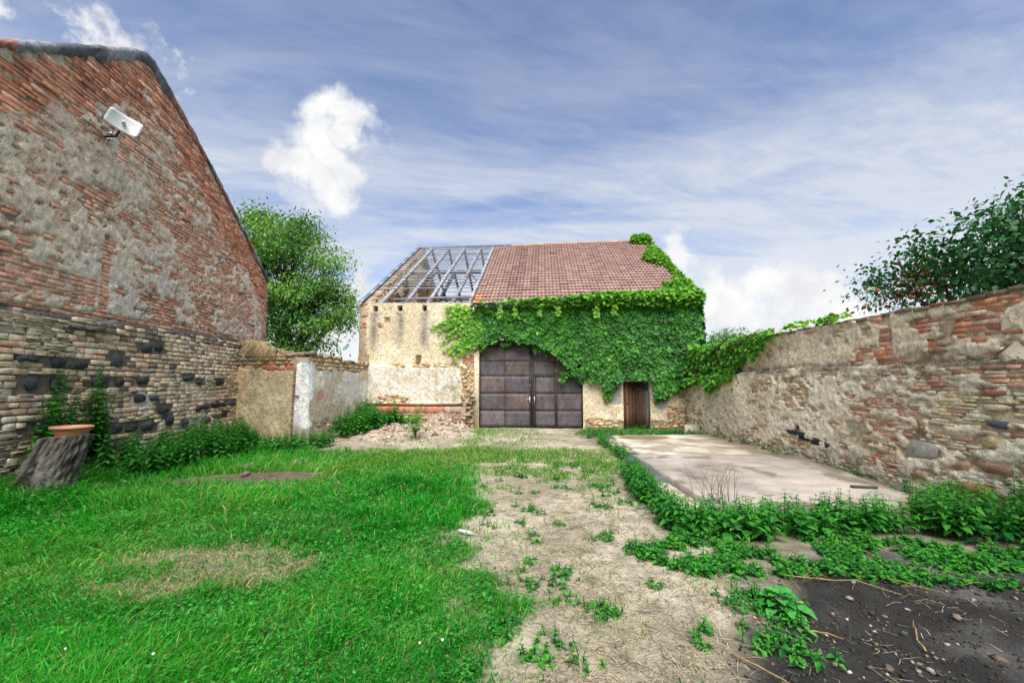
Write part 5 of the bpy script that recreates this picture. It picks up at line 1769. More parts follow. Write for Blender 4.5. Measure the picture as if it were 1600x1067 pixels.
# thin grass on the path, by the gate and round the edges
n_ = 170000
X = R.uniform(-3.5, 3.2, n_); Y = np.where(R.random(n_) < 0.5, sample(n_, 0, 1, 1.8, 16.6)[1], R.uniform(6, 16.6, n_))
green = sm(fbm(X * 1.8, Y * 1.5, 421, 4) + 0.20 * sm(Y - 6, 0, 5), 0.48, 0.60) * np.interp(Y, [2, 4, 7, 10, 13, 15, 16.6], [0.22, 0.26, 0.45, 0.8, 1.0, 1.0, 1.0]) * (1 - f_dark(X, Y) * 0.9)
green *= 1 - 0.95 * sm(-1.0 - X, 0, 0.7) * sm(Y - 11, 0, 0.6)
green *= sm(lawn_edge(Y) + 0.25 - X, -8, 0.1) * (X < 2.5) + 0
k = (R.random(n_) < green) & (rubble_h(X, Y) < 0.05)
X, Y = X[k], Y[k]; m = len(X)
tone = np.clip(0.5 + R.normal(0, 0.25, m), 0, 1)
c = GA + (GCc - GA) * tone[:, None]
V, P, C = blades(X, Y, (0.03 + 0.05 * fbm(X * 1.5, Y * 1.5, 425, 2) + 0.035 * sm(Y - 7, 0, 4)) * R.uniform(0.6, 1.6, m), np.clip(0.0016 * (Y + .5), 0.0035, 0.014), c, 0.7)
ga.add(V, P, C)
grass = ga.build('lawn_grass', M_GRASS, None, kind='stuff')
grass['label'] = 'lush bright green grass covering the left half of the yard'
grass['category'] = 'grass'

# flattened straw on the path
n_ = 64000
X = R.uniform(-4.0, 4.2, n_); _, Y = sample(n_, 0, 1, 1.7, 11.5)
dn = np.maximum(f_path(X, Y) * (0.35 + 0.8 * fbm(X * 1.7, Y * 1.7, 431, 3)), f_dry(X, Y) * 0.35)
dn = np.maximum(dn, 0.07 * sm(fbm(X * 1.5, Y * 1.5, 433, 3), 0.45, 0.6) * (X > 0.8))
k = R.random(n_) < dn
X, Y = X[k], Y[k]; m = len(X)
az = R.uniform(0, 2 * math.pi, m); L = R.uniform(0.03, 0.15, m); Wd = np.clip(0.0009 * (Y + 0.5), 0.002, 0.006)
d = np.c_[np.cos(az), np.sin(az), R.normal(0.03, 0.12, m)]
sd = np.c_[-np.sin(az), np.cos(az), np.zeros(m)] * (Wd / 2)[:, None]
p0 = np.c_[X, Y, gz(X, Y) + R.uniform(0.003, 0.014, m)]
bend = np.c_[R.normal(0, .15, (m, 2)), np.zeros(m)] * L[:, None]
pm = p0 + d * (L / 2)[:, None] + bend * 0.4; p2 = p0 + d * L[:, None]
V = np.stack([p0 - sd, p0 + sd, pm + sd, pm - sd, p2], 1).reshape(-1, 3)
V[:, 2] = np.maximum(V[:, 2], gz(V[:, 0], V[:, 1]) + 0.002)
b = np.arange(m)[:, None] * 5
c = jit(S(196, 184, 150) * 0.70, m, 0.3, 0.03)
dk = R.random(m) < 0.22
c[dk] = S(104, 92, 70) * 0.6
straw = put('straw', V, [b + np.array([[0, 1, 2, 3]]), b + np.array([[3, 2, 4]])], M_STRAW, None, rep(c, 5), kind='stuff', label='flattened dry straw strewn over the bare middle path')
straw['category'] = 'straw'

NET_D, NET_B = S(28, 112, 40) * 0.75, S(84, 168, 52) * 0.8


def nettles(name, label, spots, hmin, hmax, lsize, dark=0.0, cat='nettles', leafw=0.5, per=5, kindm='stuff'):
    """leafy upright stems with pairs of pointed leaves"""
    ac = Acc()
    PP, DD, NN_, LL, CC = [], [], [], [], []
    for (x, y, hs) in spots:
        h = R.uniform(hmin * 0.75, hmax) * hs * (1.35 if R.random() < 0.07 else 1.0)
        lsz = lsize * R.uniform(0.7, 1.25)
        z0 = float(gz(x, y))
        lean = R.normal(0, 0.13, 2)
        top = np.array([x + lean[0] * h, y + lean[1] * h, z0 + h])
        pts = np.array([(x, y, z0 - 0.02), ((x + top[0]) / 2 + R.normal(0, .01), (y + top[1]) / 2, z0 + h * 0.5), top])
        V, P = tube(pts, [0.005, 0.004, 0.002], 4, False)
        ac.add(V, P, NET_D * 0.9)
        nl = max(3, int(h / 0.055))
        a0 = R.uniform(0, 6.28)
        tone0 = np.clip(R.normal(0.45, 0.28), 0, 1)
        for k_ in range(nl):
            t = 0.22 + 0.78 * (k_ + 1) / nl
            p = pts[0] * (1 - t) + top * t
            for s_ in (0, math.pi):
                an = a0 + k_ * 1.571 + s_ + R.normal(0, 0.2)
                sz = lsz * (1.15 - 0.65 * t) * R.uniform(0.8, 1.25) * (0.7 + 0.6 * math.sin(min(t, 0.9) * 3.0))
                PP.append(p); DD.append((math.cos(an), math.sin(an), R.normal(0.15 - 0.45 * (1 - t), 0.18)))
                NN_.append((R.normal(0, .15), R.normal(0, .15), 1.0)); LL.append(sz)
                CC.append(NET_D + (NET_B - NET_D) * np.clip(tone0 + 0.35 * (t - 0.5) + R.normal(0, 0.14), 0, 1))
    LL = np.array(LL)
    V, P = leaves(np.array(PP), np.array(DD), np.array(NN_), LL, LL * leafw, 0.3, 0.22)
    ac.add(V, P, rep(np.array(CC) * (1 - dark), 7))
    o = ac.build(name, M_LEAF, None, kind=kindm)
    o['label'] = label; o['category'] = cat
    return o


def fill(poly, n_, hs=lambda x, y: 1.0):
    poly = np.array(poly)
    out = []
    while len(out) < n_:
        x = R.uniform(poly[:, 0].min(), poly[:, 0].max()); y = R.uniform(poly[:, 1].min(), poly[:, 1].max())
        if inpoly(np.array([x]), np.array([y]), poly)[0]:
            out.append((x, y, hs(x, y)))
    return out


nettles('nettles', 'thick bright nettles lining the front edge of the concrete slab', fill([(1.75, 5.0), (2.3, 4.85), (3.4, 5.0), (4.4, 5.1), (4.5, 5.6), (3.6, 5.62), (2.55, 5.62), (2.0, 5.8), (1.75, 5.6)], 330, lambda x, y: 0.75 + 0.5 * float(fbm(x * 2, y * 2, 7, 2))), 0.20, 0.36, 0.10)
nettles('nettles', 'bright nettles growing along the left edge of the concrete slab', fill([(1.72, 5.6), (2.05, 5.6), (2.12, 7.0), (2.28, 8.3), (2.02, 8.5), (1.75, 7.0)], 170) + fill([(2.3, 9.6), (2.5, 9.6), (2.66, 12.0), (2.6, 13.2), (2.38, 13.2)], 90, lambda x, y: 0.75), 0.20, 0.36, 0.10)
nettles('nettles', 'tall dark nettles at the foot of the stone wall on the right', fill([(4.5, 5.05), (5.3, 4.4), (6.0, 4.5), (6.0, 5.4), (5.6, 6.2), (5.0, 5.7), (4.6, 5.5)], 210), 0.26, 0.50, 0.115, 0.15)
nettles('weed_strip', 'low green weeds in front of the small plank door', fill([(2.2, 13.8), (2.6, 13.9), (6.0, 14.3), (5.9, 15.2), (4.9, 15.9), (2.6, 16.0), (2.0, 14.8)], 420, lambda x, y: 0.8), 0.12, 0.26, 0.09, 0.0, 'weeds')
nettles('nettles', 'dark green nettles along the foot of the brick gable', fill([(-6.9, 7.6), (-6.1, 7.8), (-5.9, 9.0), (-6.2, 11.0), (-6.9, 12.6), (-7.7, 12.6), (-7.4, 9.6)], 300), 0.35, 0.75, 0.125, 0.22)
nettles('nettles', 'green nettles crowding round the whitewashed pier', fill([(-7.6, 12.0), (-6.2, 10.6), (-5.2, 10.9), (-4.7, 12.2), (-5.2, 12.9), (-5.6, 12.3), (-6.3, 12.4), (-7.5, 13.0)], 230, lambda x, y: 0.75), 0.28, 0.60, 0.115, 0.1)
nettles('bramble', 'dark green climbing plants in the corner between low wall and barn', fill([(-5.3, 13.2), (-4.4, 13.6), (-3.3, 14.6), (-3.2, 15.6), (-4.6, 16.2), (-5.25, 16.5)], 240, lambda x, y: 0.8 + 0.7 * math.exp(-((x + 5.0) / 0.5) ** 2 - ((y - 15.6) / 1.2) ** 2)), 0.35, 0.85, 0.13, 0.12, 'bramble', 0.7)
nettles('ground_weeds', 'low leafy weeds spreading over the dirt right of the path', [q for q in fill([(1.1, 4.5), (1.6, 4.0), (2.6, 4.1), (4.6, 3.7), (5.6, 3.9), (5.2, 4.7), (3.6, 5.1), (1.8, 5.0), (1.2, 5.2)], 1700) if fbm(q[0] * 2.2, q[1] * 2.2, 441, 3) > 0.41], 0.04, 0.11, 0.06, 0.0, 'weeds', 0.75)
nettles('ground_weeds', 'small leafy weeds growing tight round the burdock', [(1.86 + R.normal(0, .13), 3.55 + R.normal(0, .12), 1.0) for _ in range(70)] + [(1.75 + R.normal(0, .1), 3.05 + R.normal(0, .15), 1.0) for _ in range(40)], 0.04, 0.12, 0.05, 0.0, 'weeds', 0.6)
nettles('ground_weeds', 'scattered small weed rosettes on the straw path', [(x + R.normal(0, .07), y + R.normal(0, .07), 1.0) for (x, y) in [(1.35, 7.3), (1.5, 7.0), (1.2, 6.2), (0.9, 9.0), (1.4, 8.6), (0.3, 6.0), (0.5, 4.1), (1.0, 5.0), (-0.1, 3.2), (0.15, 2.9), (-0.2, 3.6), (0.7, 3.4), (-0.3, 5.9), (1.55, 6.4), (1.2, 4.7), (0.75, 7.9), (0.2, 8.2), (-0.25, 2.7)] for _ in range(14)] + [(x0 + R.normal(0, .05), y0 + R.normal(0, .05), R.uniform(0.6, 1.1)) for (x0, y0) in zip(R.uniform(-0.5, 1.9, 60), R.uniform(2.5, 11, 60)) for _ in range(5)], 0.03, 0.09, 0.05, 0.0, 'weeds', 0.6)
nettles('wall_foot_weeds', 'tufts of weeds along the foot of the stone wall', [(6.05 - abs(R.normal(0, .12)), y + R.normal(0, .25), 1.0) for y in (13.3, 12.6, 11.8, 10.9, 10.2, 8.6, 8.3, 7.2) for _ in range(14)], 0.08, 0.26, 0.07, 0.1, 'weeds', 0.6)
nettles('wall_climber', 'leafy hop climbing the dark masonry behind the tree stump', [(HF(s_, 0, 0.18)[0] + R.normal(0, .05), HF(s_, 0, 0.18)[1], 1.0) for s_ in R.uniform(0.1, 1.6, 34)], 0.9, 1.75, 0.105, 0.25, 'climber', 0.8)

# rubble heap
heap = thing('rubble_heap', 'pile of broken stone and old mortar in front of the manger', 'rubble', (-3.2, 14.3, 0))


def rock(c, s, flat=0.6, rg=R):
    ph = np.array([(1, 0, 0), (-1, 0, 0), (0, 1, 0), (0, -1, 0), (0, 0, 1), (0, 0, -1), (.62, .62, .5), (-.62, .62, .5), (.62, -.62, .5), (-.62, -.62, .5), (.62, .62, -.5), (-.62, .62, -.5), (.62, -.62, -.5), (-.62, -.62, -.5)])
    V = ph * rg.uniform(0.72, 1.1, (14, 1)) * s * np.array([1, rg.uniform(0.6, 0.95), flat])
    a_ = rg.uniform(0, 6.28); ca, sa = math.cos(a_), math.sin(a_)
    V = V @ np.array([[ca, -sa, 0], [sa, ca, 0], [0, 0, 1]])
    T = []
    for (x, y, z_, i) in ((0, 2, 4, 6), (1, 2, 4, 7), (0, 3, 4, 8), (1, 3, 4, 9), (0, 2, 5, 10), (1, 2, 5, 11), (0, 3, 5, 12), (1, 3, 5, 13)):
        for (p, q) in ((x, y), (y, z_), (z_, x)):
            n_ = np.cross(ph[q] - ph[p], ph[i] - ph[p])
            T.append((p, q, i) if n_ @ (ph[p] + ph[q] + ph[i]) > 0 else (q, p, i))
    # bridge between upper and lower caps on the equator edges is shared, so the solid is closed
    return V + np.array(c), [np.array(T)]


RC = [S(214, 196, 170), S(196, 172, 140), S(200, 172, 152), S(170, 152, 130), S(232, 222, 204), S(150, 128, 108)]
rest = Acc(); cnt = 0
cand = []
while len(cand) < 2200:
    x, y = R.uniform(-5.3, -1.5), R.uniform(12.8, 16.4)
    if R.random() < min(1, float(rubble_h(np.array(x), np.array(y))) * 3.2 + 0.06) and FF(0, 0, 0.6)[1] - (x - .7) * 0.07 > y - 0.3:
        cand.append((x, y, R.uniform(0.015, 0.045) if R.random() < 0.92 else R.uniform(0.05, 0.11)))
for i, (x, y, s) in enumerate(sorted(cand, key=lambda q: -q[2])):
    V, P = rock((x, y, float(gz(x, y)) + s * 0.25), s)
    c = RC[R.integers(len(RC))] * R.uniform(0.5, 0.9)
    if i < 150:
        put('stone', V, P, M_STONE, heap, c, centre=True)
    else:
        rest.add(V, P, c)
rest.build('rubble', M_STONE, heap, kind='stuff')

# leafy sapling in the rubble
sp = thing('elder_sapling', 'young bright green leafy shoot growing out of the rubble', 'sapling', (-2.75, 13.1, 0.1))
for k_ in range(7):
    an = k_ * 0.9; h = R.uniform(0.55, 1.0)
    b0 = np.array([-2.75, 13.1, 0.12]); tp = b0 + np.array([math.cos(an) * 0.22, math.sin(an) * 0.15, h])
    V, P = tube(np.array([b0, (b0 + tp) / 2 + np.array([0, 0, 0.06]), tp]), [0.012, 0.008, 0.004], 5)
    st = put('stem', V, P, M_LEAF, sp, NET_B * 0.8)
    m = 12
    t = np.linspace(0.35, 1, m); P0 = b0 + (tp - b0) * t[:, None]
    aa = R.uniform(0, 6.28, m)
    V, P = leaves(P0, np.c_[np.cos(aa), np.sin(aa), R.normal(0, .3, m)], np.c_[R.normal(0, .2, (m, 2)), np.ones(m)], R.uniform(0.12, 0.22, m), R.uniform(0.06, 0.10, m))
    put('leaves', V, P, M_LEAF, sp, rep(jit(S(110, 186, 74) * 0.85, m), 7))

# burdock with large separate leaves
bd = thing('burdock', 'clump of broad rounded burdock leaves on the dark dirt', 'plant', (1.98, 3.52, float(gz(1.98, 3.52))))
for k_ in range(26):
    an = k_ * 2.399 + R.normal(0, .2); rr_ = 0.008 + 0.0055 * k_
    L = R.uniform(0.085, 0.135); Wd = L * R.uniform(0.62, 0.8)
    b0 = np.array([1.98 + math.cos(an) * rr_, 3.52 + math.sin(an) * rr_ * 0.8, float(gz(1.98, 3.52)) + 0.13 - 0.0042 * k_])
    ts = np.linspace(0, 1, 7); D = np.array([math.cos(an), math.sin(an), 0.75 - 0.036 * k_]); D /= np.linalg.norm(D)
    sdv = np.array([-math.sin(an), math.cos(an), 0])
    V = []
    for t in ts:
        wv = Wd / 2 * math.sin(math.pi * (0.10 + 0.90 * t) ** 0.75) + 0.004
        ce = b0 + D * L * t + np.array([0, 0, -0.09 * t * t * L * 4])
        V += [ce - sdv * wv + np.array([0, 0, wv * 0.3 + R.normal(0, .003)]), ce, ce + sdv * wv + np.array([0, 0, wv * 0.3 + R.normal(0, .003)])]
    F = []
    for i in range(6):
        F += [(i * 3, i * 3 + 1, i * 3 + 4, i * 3 + 3), (i * 3 + 1, i * 3 + 2, i * 3 + 5, i * 3 + 4)]
    put('leaf', np.array(V), [np.array(F)], M_LEAF, bd, lerp(S(50, 150, 60), S(96, 180, 84), np.array(R.random())) * 0.8, smooth=True)
# dead seed stalks at the slab edge
ds = thing('dead_stalks', 'thin dry seed stalks standing at the near edge of the slab', 'stalks', (2.55, 6.0, 0))
for k_ in range(26):
    x, y = 2.62 + R.normal(0, .13), 6.0 + R.normal(0, .10)
    h = R.uniform(0.25, 0.6)
    l = R.normal(0, 0.16, 2)
    V, P = tube(np.array([(x, y, 0.05), (x + l[0] * .4 * h, y + l[1] * .4 * h, 0.05 + h * .55), (x + l[0] * h * 1.5, y + l[1] * h, 0.05 + h)]), [0.004, 0.003, 0.002], 4)
    put('stalk', V, P, M_STRAW, ds, S(150, 136, 92) * R.uniform(0.4, 0.8))

# ------------------------------------------------------------------ stump, bowl, antenna and small things
st = thing('tree_stump', 'leaning grey bark tree stump standing before the dark masonry', 'stump', (-6.45, 6.55, 0.05))
ns, nl = 64, 30
an = np.arange(ns) * 2 * math.pi / ns
V = []; C = []
b0 = np.array([-6.62, 6.45, -0.02]); tp = np.array([-6.36, 6.62, 0.88])
for i in range(nl + 1):
    t = i / nl
    ce = b0 + (tp - b0) * t
    for a_ in an:
        gr = float(fbm(np.array(math.cos(a_) * 13 + t * 3.4), np.array(math.sin(a_) * 13 + t * 4.6), 501, 3))
        rr_ = 0.27 + 0.09 * (1 - t) ** 2.2 + 0.025 * math.sin(3 * a_ + 1) + 0.13 * (gr - 0.5)
        V.append(ce + rr_ * np.array([math.cos(a_), math.sin(a_), 0.12 * math.cos(a_ + 0.5) * t]))
        C.append(lerp(S(58, 54, 50), S(146, 140, 130), np.array(sm(gr, 0.35, 0.62))) * 0.6)
F = [(i * ns + k_, i * ns + (k_ + 1) % ns, (i + 1) * ns + (k_ + 1) % ns, (i + 1) * ns + k_) for i in range(nl) for k_ in range(ns)]
put('bark', np.array(V), [np.array(F)], M_BARK, st, np.array(C))
top = np.array(V[-ns:]); ce = top.mean(0)
Vt = [top]; Ct = [np.tile(S(150, 144, 132) * 0.6, (ns, 1))]
for q in (0.8, 0.6, 0.4, 0.2):
    Vt.append(ce + (top - ce) * q + np.array([0, 0, 0.012 if int(q * 10) % 4 == 0 else 0.0])); Ct.append(np.tile(S(150, 144, 132) * (0.5 + 0.15 * (int(q * 10) % 4 == 0)), (ns, 1)))
Vt.append(ce[None]); Ct.append(S(120, 110, 98)[None] * 0.5)
F4 = [(i * ns + k_, i * ns + (k_ + 1) % ns, (i + 1) * ns + (k_ + 1) % ns, (i + 1) * ns + k_) for i in range(4) for k_ in range(ns)]
F3 = [(4 * ns + k_, 4 * ns + (k_ + 1) % ns, 5 * ns) for k_ in range(ns)]
put('cut_top', np.concatenate(Vt), [np.array(F4), np.array(F3)], M_BARK, st, np.concatenate(Ct))
STOP = float(ce[2])

bp = np.array([-6.30, 6.60, STOP + 0.012])
prof = [(0.0, 0.0), (0.165, 0.0), (0.175, 0.012), (0.205, 0.10), (0.212, 0.112), (0.236, 0.112), (0.242, 0.13), (0.236, 0.142), (0.222, 0.14), (0.212, 0.12), (0.17, 0.03), (0.0, 0.022)]
bowl = thing('flower_bowl', 'shallow terracotta coloured bowl sitting on the tree stump', 'bowl', bp)


def lathe(c, prof, ns=28):
    V = []
    for (r_, z_) in prof:
        for k_ in range(ns):
            a_ = 2 * math.pi * k_ / ns
            V.append((c[0] + r_ * math.cos(a_), c[1] + r_ * math.sin(a_), c[2] + z_))
    F = [(i * ns + k_, i * ns + (k_ + 1) % ns, (i + 1) * ns + (k_ + 1) % ns, (i + 1) * ns + k_) for i in range(len(prof) - 1) for k_ in range(ns)]
    return np.array(V), [np.array(F)]


V, P = lathe(bp, [(0.001, 0.0)] + prof[1:5] + [(0.205, 0.118), (0.17, 0.03), (0.001, 0.022)])
put('bowl', V, P, M_PLASTIC, bowl, S(196, 128, 98) * 0.8, smooth=False)
V, P = lathe(bp, [(0.2125, 0.108), (0.236, 0.112), (0.242, 0.13), (0.236, 0.142), (0.222, 0.14), (0.2125, 0.118)])
put('rim', V, P, M_PLASTIC, bowl, S(206, 140, 110) * 0.8, smooth=False)

# grid antenna on the gable
AN = np.array([-6.98, 7.80, 6.28])
ant = thing('dish_antenna', 'white rectangular dish antenna on a bracket high on the brick gable', 'antenna', HF(1.5, 6.15, 0.02))
fd = unit(np.array([0.62, -0.76, -0.16])); rt = unit(np.cross(fd, np.array([0, 0, 1.0]))); upv = np.cross(rt, fd)
rt2 = -rt * math.cos(0.36) - upv * math.sin(0.36); up2 = upv * math.cos(0.36) - rt * math.sin(0.36)
us = np.linspace(-1, 1, 13); vs = np.linspace(-1, 1, 9)
V = []
for a_ in us:
    for b_ in vs:
        x = a_ * 0.25 * (1 - 0.05 * abs(b_) ** 6); y = b_ * 0.145 * (1 - 0.10 * abs(a_) ** 8)
        V.append(AN + rt2 * x + up2 * y + fd * (1.7 * x * x + 0.8 * y * y))
V = np.array(V); V2 = V - fd * 0.005
i = np.arange(12)[:, None] * 9 + np.arange(8)[None]
q = np.stack([i, i + 9, i + 10, i + 1], -1).reshape(-1, 4)
rim = list(range(9)) + [k_ * 9 + 8 for k_ in range(1, 13)] + [12 * 9 + j for j in range(7, -1, -1)] + [k_ * 9 for k_ in range(11, 0, -1)]
sd = np.array([(rim[j], rim[(j + 1) % len(rim)], 117 + rim[(j + 1) % len(rim)], 117 + rim[j]) for j in range(len(rim))])
put('dish', np.concatenate([V, V2]), [q, q[:, ::-1] + 117, sd], M_PLASTIC, ant, S(226, 230, 234) * 0.85, smooth=False)
V, P = tube(np.array([AN, AN + fd * 0.10, AN + fd * 0.15]), [0.03, 0.028, 0.022], 8)
put('feed_horn', V, P, M_PLASTIC, ant, S(216, 216, 204) * 0.8)
wallp = HF(1.33, 6.07, 0.0)
V, P = tube(np.array([wallp, wallp + np.array([0.20, -0.02, 0.0]), AN - fd * 0.03]), [0.02, 0.02, 0.02], 7)
arm = put('bracket_arm', V, P, M_METAL, ant, S(60, 64, 70) * 0.6)
for dz_ in (-0.05, 0.06):
    put('clamp', obox(wallp + np.array([0.08, 0, dz_]), (0.05, 0, 0), (0, 0.03, 0), (0, 0, 0.016)), [BOXF], M_METAL, arm, S(200, 204, 208))
cb = []
for t in np.linspace(0, 1, 16):
    cb.append(AN - fd * 0.04 + (wallp - AN) * t + np.array([0.10 * math.sin(t * 3.1), -0.10 * math.sin(t * 3.1), 0.16 * math.sin(t * 5.2)]))
V, P = tube(np.array(cb), 0.006, 5)
put('cable', V, P, M_METAL, ant, S(30, 30, 34))
V, P = tube(np.array([HF(1.33 - t * 3.2, 6.02 + 0.06 * math.sin(t * 5) + 0.15 * t, 0.03) for t in np.linspace(0, 1, 14)]), 0.006, 5)
put('cable', V, P, M_METAL, ant, S(34, 34, 38))

# hose on the bare earth
pts = np.array([(x, y, float(gz(x, y)) + 0.02 + h) for (x, y, h) in [(-3.0, 10.75, 0), (-2.85, 10.72, .02), (-2.6, 10.55, .01), (-2.4, 10.4, 0), (-2.15, 10.4, 0), (-1.95, 10.55, .02), (-1.82, 10.5, .03), (-1.74, 10.25, 0)]])
pf = np.array([np.array([np.interp(t, np.arange(8), pts[:, d_]) for d_ in range(3)]) for t in np.linspace(0, 7, 40)])
pf[1:-1] = (pf[:-2] + pf[1:-1] + pf[2:]) / 3
V, P = tube(pf, 0.014, 6)
tag(put('hose', V, P, M_METAL, None, S(52, 52, 54) * 0.7, centre=True, smooth=True), 'thin black hose lying on the bare earth before the rubble', 'hose')
V, P = beam((4.98, 6.84, 0.135), (5.32, 6.80, 0.135), 0.07, 0.028, nseg=3, wob=0.003)
tag(put('timber_offcut', V, P, M_WOOD, None, S(104, 96, 84) * 0.5, centre=True), 'short dark timber offcut lying on the concrete slab', 'timber')
V = obox((5.86, 15.0, 0.13), (0.27, 0.06, 0), (0.06, 0.16, 0.14), (0.005, -0.018, 0.022))
V = V + R.normal(0, 0.008, V.shape)
tag(put('stone_slab', V, [BOXF], M_CONC, None, S(196, 186, 166) * 0.8, centre=True), 'pale flat stone leaning where barn and stone wall meet', 'stone slab')
xs_ = np.linspace(0, 1, 9); X, Y = np.meshgrid(xs_, xs_[:6], indexing='ij')
Zr = 0.05 + 0.10 * Y * (1 + 0.3 * np.sin(X * 5))
Pq = np.stack([2.35 + X * 0.36 + 0.03 * np.sin(Y * 6), 4.92 + Y * 0.3 + 0.02 * np.sin(X * 7), Zr + float(gz(2.5, 5.0))], -1).reshape(-1, 3)
i = np.arange(8)[:, None] * 6 + np.arange(5)[None]
q = np.stack([i, i + 6, i + 7, i + 1], -1).reshape(-1, 4)
tag(put('rubber_mat', np.concatenate([Pq, Pq - [0, 0, 0.012]]), [q, q[:, ::-1] + 54], M_METAL, None, S(62, 66, 72) * 0.6, centre=True), 'dark rubber sheet poking out from under the nettles', 'rubber sheet')
V = np.array([(-0.60, 5.16, .03), (-0.50, 5.09, .012), (-0.40, 5.06, .022), (-0.45, 5.10, .034), (-0.58, 5.18, .034)]) + np.array([0, 0, float(gz(-.5, 5.1))])
tag(put('plastic_scrap', np.concatenate([V, V + [0, 0, .008]]), [np.array([[0, 1, 2, 3, 4], [9, 8, 7, 6, 5]]), np.array([(i, (i + 1) % 5, 5 + (i + 1) % 5, 5 + i) for i in range(5)])], M_PLASTIC, None, S(200, 210, 206) * 0.8, centre=True), 'pale torn plastic scrap at the edge of the lawn', 'scrap')

# loose stones on the dark dirt
LS = [(2.62, 3.70, .07, 4, 'flat cream stone on the dark dirt beside the burdock'), (2.98, 3.60, .05, 4, 'small white stone at the far edge of the dark dirt'), (2.28, 2.92, .08, 3, 'grey angular stone in the gravelly dirt'),
      (2.48, 2.86, .055, 4, 'pale bluish stone splinter near the bottom right dirt'), (2.52, 2.72, .075, 1, 'rounded tan stone in the bottom right dirt'), (1.98, 2.95, .05, 1, 'small tan stone left of the gravelly dirt'),
      (3.02, 2.98, .09, 5, 'long grey stone half sunk in the black soil'), (3.18, 3.42, .09, 3, 'dark grey stone on the black soil'), (2.86, 3.16, .04, 4, 'tiny white stone on the black soil'), (2.74, 3.52, .045, 2, 'small reddish brick chip among pale stones')]
for (x, y, s, ci, lb) in LS:
    s = s * 0.62
    V, P = rock((x, y, float(gz(x, y)) + s * 0.15), s, 0.42)
    tag(put('loose_stone', V, P, M_STONE, None, RC[ci] * R.uniform(0.3, 0.5), centre=True), lb, 'stone', 'loose stones on the dark dirt')
a = Acc()
n_ = 0
while n_ < 900:
    x, y = R.uniform(0.9, 4.4), R.uniform(2.0, 4.2)
    den = float(f_dark(np.array(x), np.array(y))) * float(sm(fbm(x * 1.6, y * 2.6, 511, 3), 0.45, 0.62)) + 0.03
    if R.random() < den:
        s = R.uniform(0.005, 0.02) if R.random() < 0.9 else R.uniform(0.02, 0.035)
        V, P = rock((x, y, float(gz(x, y)) + s * 0.3), s)
        a.add(V, P, (RC[R.integers(6)] if R.random() < 0.3 else S(90, 88, 84)) * R.uniform(0.25, 0.7))
        n_ += 1
for q in range(3200):
    x, y = R.uniform(0.8, 5.2), R.uniform(1.9, 4.5)
    if R.random() < float(f_dark(np.array(x), np.array(y))):
        s = R.uniform(0.004, 0.016)
        V, P = rock((x, y, float(gz(x, y)) + s * 0.2), s, 0.7)
        a.add(V, P, S(66, 62, 57) * R.uniform(0.4, 1.1))
o = a.build('gravel', M_STONE, None, kind='stuff')
o['label'] = 'scattered gravel and chips in the dark dirt'; o['category'] = 'gravel'
# stones and dead twigs by the bare patch near the house
for (x, y, s, lb) in ((-4.75, 8.3, .13, 'grey stone on the bare patch beside the nettles'), (-5.0, 8.75, .17, 'larger brown stone half hidden in the nettles by the gable'), (-4.3, 9.3, .15, 'flat stone lying behind the bare patch'), (-6.95, 5.95, .12, 'pale smooth stone left of the tree stump')):
    V, P = rock((x, y, float(gz(x, y)) + s * 0.3 + (0.12 if x < -6 else 0)), s, 0.5)
    tag(put('loose_stone', V, P, M_STONE, None, S(150, 140, 128) * (0.9 if x < -6 else 0.55), centre=True), lb, 'stone')
TW = [((2.62, 3.05), (2.86, 3.42), 'dry straw-coloured stick lying across the gravelly dirt'), ((1.35, 2.95), (1.62, 2.62), 'thin tan stick at the edge of the straw path'), ((2.3, 4.1), (3.1, 3.8), 'dead brown twig among the weeds on the dark dirt'),
      ((2.9, 4.15), (3.4, 3.85), 'bent dead twig near the right side weeds'), ((1.95, 3.25), (2.2, 3.2), 'short pale twig beside the burdock'), ((3.6, 4.3), (3.75, 4.25), 'stub of dry stem in the weeds on the right')]
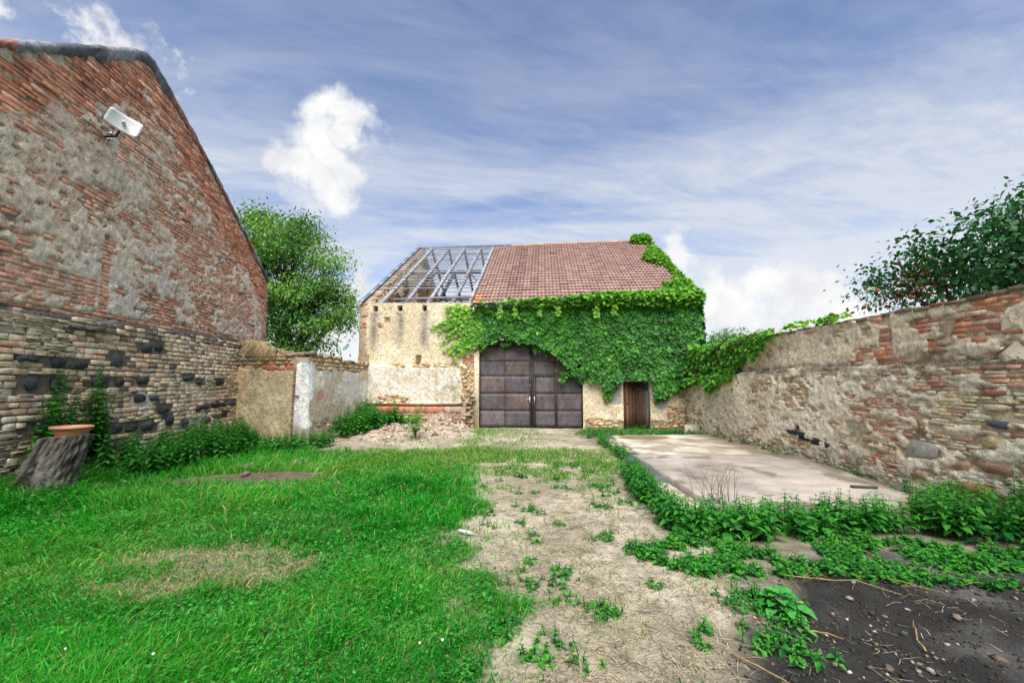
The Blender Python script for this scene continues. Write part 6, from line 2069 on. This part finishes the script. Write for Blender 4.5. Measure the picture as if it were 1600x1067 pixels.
for (p0, p1, lb) in TW:
    pts = np.array([(p0[0] + (p1[0] - p0[0]) * t + R.normal(0, .008), p0[1] + (p1[1] - p0[1]) * t + R.normal(0, .008), float(gz(p0[0] + (p1[0] - p0[0]) * t, p0[1] + (p1[1] - p0[1]) * t)) + 0.018 + 0.02 * math.sin(t * 3)) for t in np.linspace(0, 1, 7)])
    V, P = tube(pts, np.linspace(0.007, 0.003, 7), 5)
    tag(put('dry_twig', V, P, M_STRAW, None, S(190, 160, 112) * 0.65, centre=True), lb, 'twig', 'dry twigs on the dirt')
a = Acc()
for q in range(140):
    if q < 35:
        x, y = R.normal(2.9, 0.6), R.normal(4.0, 0.22)
    else:
        x, y = R.normal(-4.6, .5), R.normal(8.1, .3)
    an_ = R.uniform(0, 6.28); L = R.uniform(0.06, 0.3)
    z0 = float(gz(x, y)) + 0.012
    V, P = tube(np.array([(x, y, z0), (x + math.cos(an_) * L / 2, y + math.sin(an_) * L / 2, z0 + 0.03), (x + math.cos(an_) * L, y + math.sin(an_) * L, z0 + R.uniform(0, .05))]), [0.003, 0.0025, 0.002], 4, False)
    a.add(V, P, S(170, 146, 110) * R.uniform(0.3, 0.8))
o = a.build('dead_stems', M_STRAW, None, kind='stuff')
o['label'] = 'litter of dead stems on the bare dirt'; o['category'] = 'dead stems'
# white clover heads in the lawn
WFL = [(-0.55, 2.86, 'white clover head nearest the camera in the lawn'), (-0.42, 2.9, 'white clover head beside the straw path edge'), (-2.05, 2.75, 'small white flower cluster low on the left lawn'), (-2.6, 2.8, 'tiny white flower at the lower left of the lawn')]
for (x, y, lb) in WFL:
    z0 = float(gz(x, y)) + 0.11
    f_ = thing('clover_flower', lb, 'flower', (x, y, z0 - 0.11), 'white flowers in the lawn')
    V, P = tube(np.array([(x, y, z0 - 0.12), (x, y, z0)]), 0.002, 4)
    put('stem', V, P, M_GRASS, f_, GA)
    V, P = rock((x, y, z0), 0.012, 0.9)
    put('flower_head', V, P, M_STRAW, f_, S(232, 230, 222) * 0.85)
